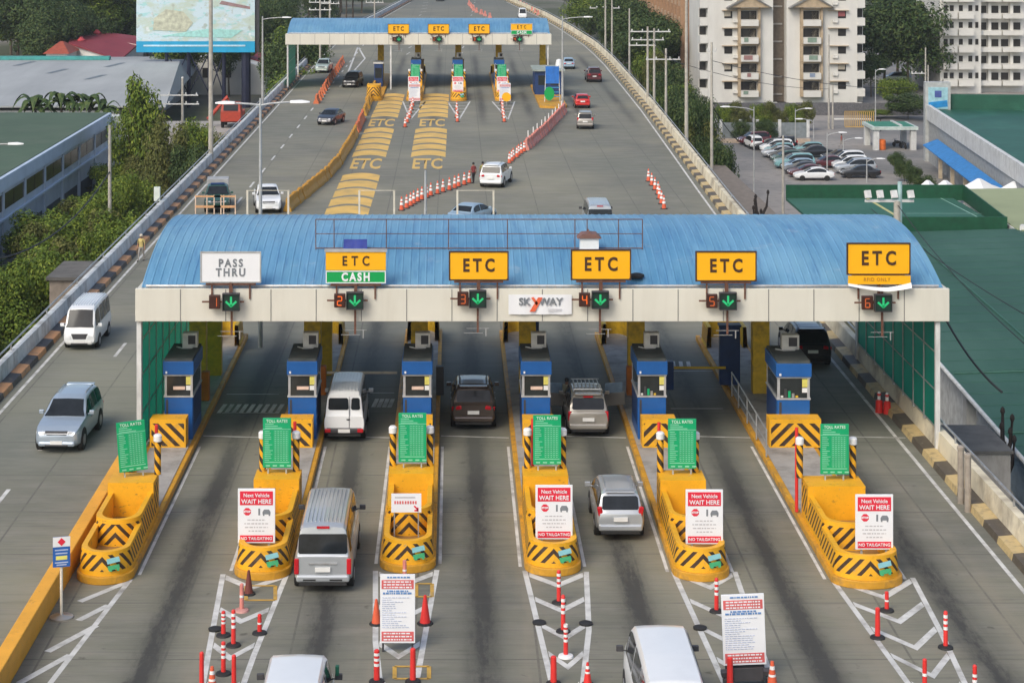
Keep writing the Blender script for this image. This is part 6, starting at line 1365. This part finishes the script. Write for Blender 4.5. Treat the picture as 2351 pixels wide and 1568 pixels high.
o=MB(); q=random.Random(5)
for i in range(5200):
    Y=60+q.random()*165; X=-21.4-q.random()*15.5; s=.25+q.random()*.35; c=Vector((X,Y,GZ+.2+q.random()*2.4)); n=Vector((q.gauss(0,.6),q.gauss(0,.6),1)).normalized(); t=n.orthogonal().normalized(); b=n.cross(t); o.add([c-t*s,c-b*s*.6,c+t*s,c+b*s*.6],[(0,1,2,3)])
stuff(o.build('undergrowth',leaf_b,recalc=False))
q=random.Random(21)
for i in range(64):                                          # woods at the upper left
    Y=352+q.random()*230; x=-40+q.random()*390; X=wx(x,Y)
    if -66<X<-50 and 338<Y<382: continue
    tree(X,Y,12+q.random()*6,5.2+q.random()*2.6,q.choice('bbba'),'tall dark tree in the wood at the upper left behind the roofs','wood at the upper left')
for i in range(16):
    Y=318+q.random()*30; X=wx(-20+q.random()*160,Y); tree(X,Y+30,10.5+q.random()*4,4.5+q.random()*2,'b','dark tree just behind the teal shed ridge','trees behind the teal ridge')
for i in range(30):
    Y=250+q.random()*210; X=-28.5-q.random()*14-(Y-250)*.05
    if Y<312 and CX+X*F/Y<592: X=(655+q.random()*45-CX)*Y/F
    tree(X,Y,9.5+q.random()*5,3.6+q.random()*2.2,q.choice('bba'),'dark tree beyond the left barrier behind the farther canopy','trees left of the farther canopy')
for i in range(26):
    Y=410+q.random()*220; X=-24-q.random()*60; tree(X,Y,13+q.random()*5,5+q.random()*2,q.choice('bba'),'distant dark tree left of the far road end','distant trees left of the far road')
for i in range(24):
    Y=318+q.random()*170; X=28+q.random()*9+(Y-318)*.01; tree(X,Y,9+q.random()*5,3.8+q.random()*2.2,q.choice('bba'),'dark tree between the right barrier and the brown apartment side','trees right of the farther plaza')
for i in range(17):
    Y=192+q.random()*120; X=23.3+q.random()*3+(Y-196)*.06; tree(X,Y,5.5+q.random()*4,2.2+q.random()*1.3,q.choice('bcab'),'mixed dark bush among the poles below the right barrier','bushes below the right barrier','bush','bush',cz=.55)
for x,Y,yt,rad,k,lb in ((1648,182,314,2.1,'b','large round dark bush at the feet of the two tall poles'),(1606,205,215,2.0,'b','dark tree between the tall pole and the apartment corner'),(2030,330,0,7,'b','big dark tree right of the apartment towers, left one'),(2085,325,-8,7.5,'b','big dark tree right of the apartment towers, middle one'),(2140,335,10,7,'b','big dark tree right of the apartment towers, right one'),(2060,345,-30,8,'b','tallest dark tree behind the two big dark trees'),(2110,350,-25,8,'b','tall dark tree close to the right apartment block'),(2000,318,120,4.2,'b','smaller dark tree at the corner of the right tower'),(2060,300,172,3.2,'a','bright shrub under the big trees'),(2085,284,215,4.2,'b','dark rounded tree behind the gatehouse'),(2010,286,250,2.6,'a','olive shrub at the end of the grille wall')):
    zt=wz(yt,Y); tree(G2(x,Y),Y,zt-GZ,rad,k,lb,None,cz=.58)
for i,x in enumerate((1663,1685,1707,1745,1768,1790,1822,1848)): tree(wx(x,270),270,3.8+.7*math.sin(i*2.1),1.7,'c' if i%3 else 'a','yellowish hedge shrub behind the panel fence of the lot','hedge shrubs of the lot','shrub','shrub',cz=.5)
for i,x in enumerate((1700,1752,1765)): tree(wx(x,260),260,2.6,1.3,'b','dark low shrub in front of the panel fence','low shrubs by the panel fence','shrub','shrub',cz=.5)
for i in range(7): tree(51.0-i*.45,226-i*6.2,2.6,1.3,'b','dark shrub under the blue awning of the shop','shrubs under the blue awning','shrub','shrub',cz=.5)
# palms behind the moss-green roof
pf=MB(); q=random.Random(4)
for k in range(15):
    a=k*2*PI/15+q.random()*.3; up=.2+q.random()*.9; prev=None
    for i in range(9):
        t=i/8; rr=2.4*t; p=Vector((rr*math.cos(a),rr*math.sin(a),up*1.6*math.sin(t*2.6)-1.2*t*t)); w=.42*math.sin(PI*min(1,t*.9+.12))
        side=Vector((-math.sin(a),math.cos(a),0))
        if prev is not None:
            for s in (-1,1): pf.add([prev[0],p,p+side*s*w+Vector((0,0,-.28*w)),prev[0]+side*s*prev[1]+Vector((0,0,-.28*prev[1]))],[(0,1,2,3)])
        prev=(p,w)
pf=pf.mesh('fronds',leaf_b,recalc=False); pt=MB().tube([(0,0,0),(.1,0,4),(.05,.1,8)],.2,8,0,.14).mesh('trunk',bark)
for i,(x,yt,s_) in enumerate(((80,235,1.2),(142,224,1.1),(170,226,.9),(205,228,1.0),(238,240,.9))):
    Y=226; r=thing('palm_tree','palm behind the moss-green roof, %s'%('leftmost and fullest','second from left','middle one','second from right','rightmost and lowest')[i],'palm tree',(wx(x,Y),Y,wz(yt,Y)-8.6),i*1.3,'palms behind the green roof'); inst(pt,'trunk',r); inst(pf,'fronds',r,(.05,.1,8),scale=(s_,s_,s_))
# bare dark trees
def bare(label,loc,h,seed,sp=1.0):
    q=random.Random(seed); r=thing('bare_tree',label,'bare tree',loc); MB().tube([(0,0,0),(.1,0,h*.35),(-.05,.05,h*.62)],.22,8,0,.15).build('trunk',bark_d,r,True); mb=MB()
    for k in range(6):
        a=q.random()*6.28; p0=Vector((-.03,.03,h*(.42+.035*k))); p1=p0+Vector((math.cos(a)*h*.13*sp,math.sin(a)*h*.06*sp,h*.1)); p2=p1+Vector((math.cos(a)*h*.03*sp,0,h*.12)); mb.tube([p0,p1,p2],.13,6,0,.06); mb.lathe([(.05,-.1),(.12,.05),(.09,.2),(.02,.28)],8,tuple(p2))
    mb.build('branches',bark_d,r,True); return r
bare('pruned black tree stump with knobbly branches behind the canopy',(wx(1748,150),150,-7),wz(398,150)+7,3,.45)
bare('dark bare trunk in front of the warehouse wall by the right barrier',(wx(2306,90.5),90.5,-8.9),wz(868,90.5)+8.9,8,.35)
# ================================================================ HAZE
hm=bpy.data.materials.new('haze_air'); hm.use_nodes=True; hn=hm.node_tree.nodes; hlk=hm.node_tree.links; hn.remove(hn['Principled BSDF'])
pv=hn.new('ShaderNodeVolumePrincipled'); pv.inputs['Color'].default_value=(.86,.9,.92,1); pv.inputs['Density'].default_value=.00015; pv.inputs['Anisotropy'].default_value=.2
hlk.new(pv.outputs[0],hn['Material Output'].inputs['Volume'])
stuff(MB().bx(-760,760,-80,1760,GZ-1.5,34).build('haze',hm))
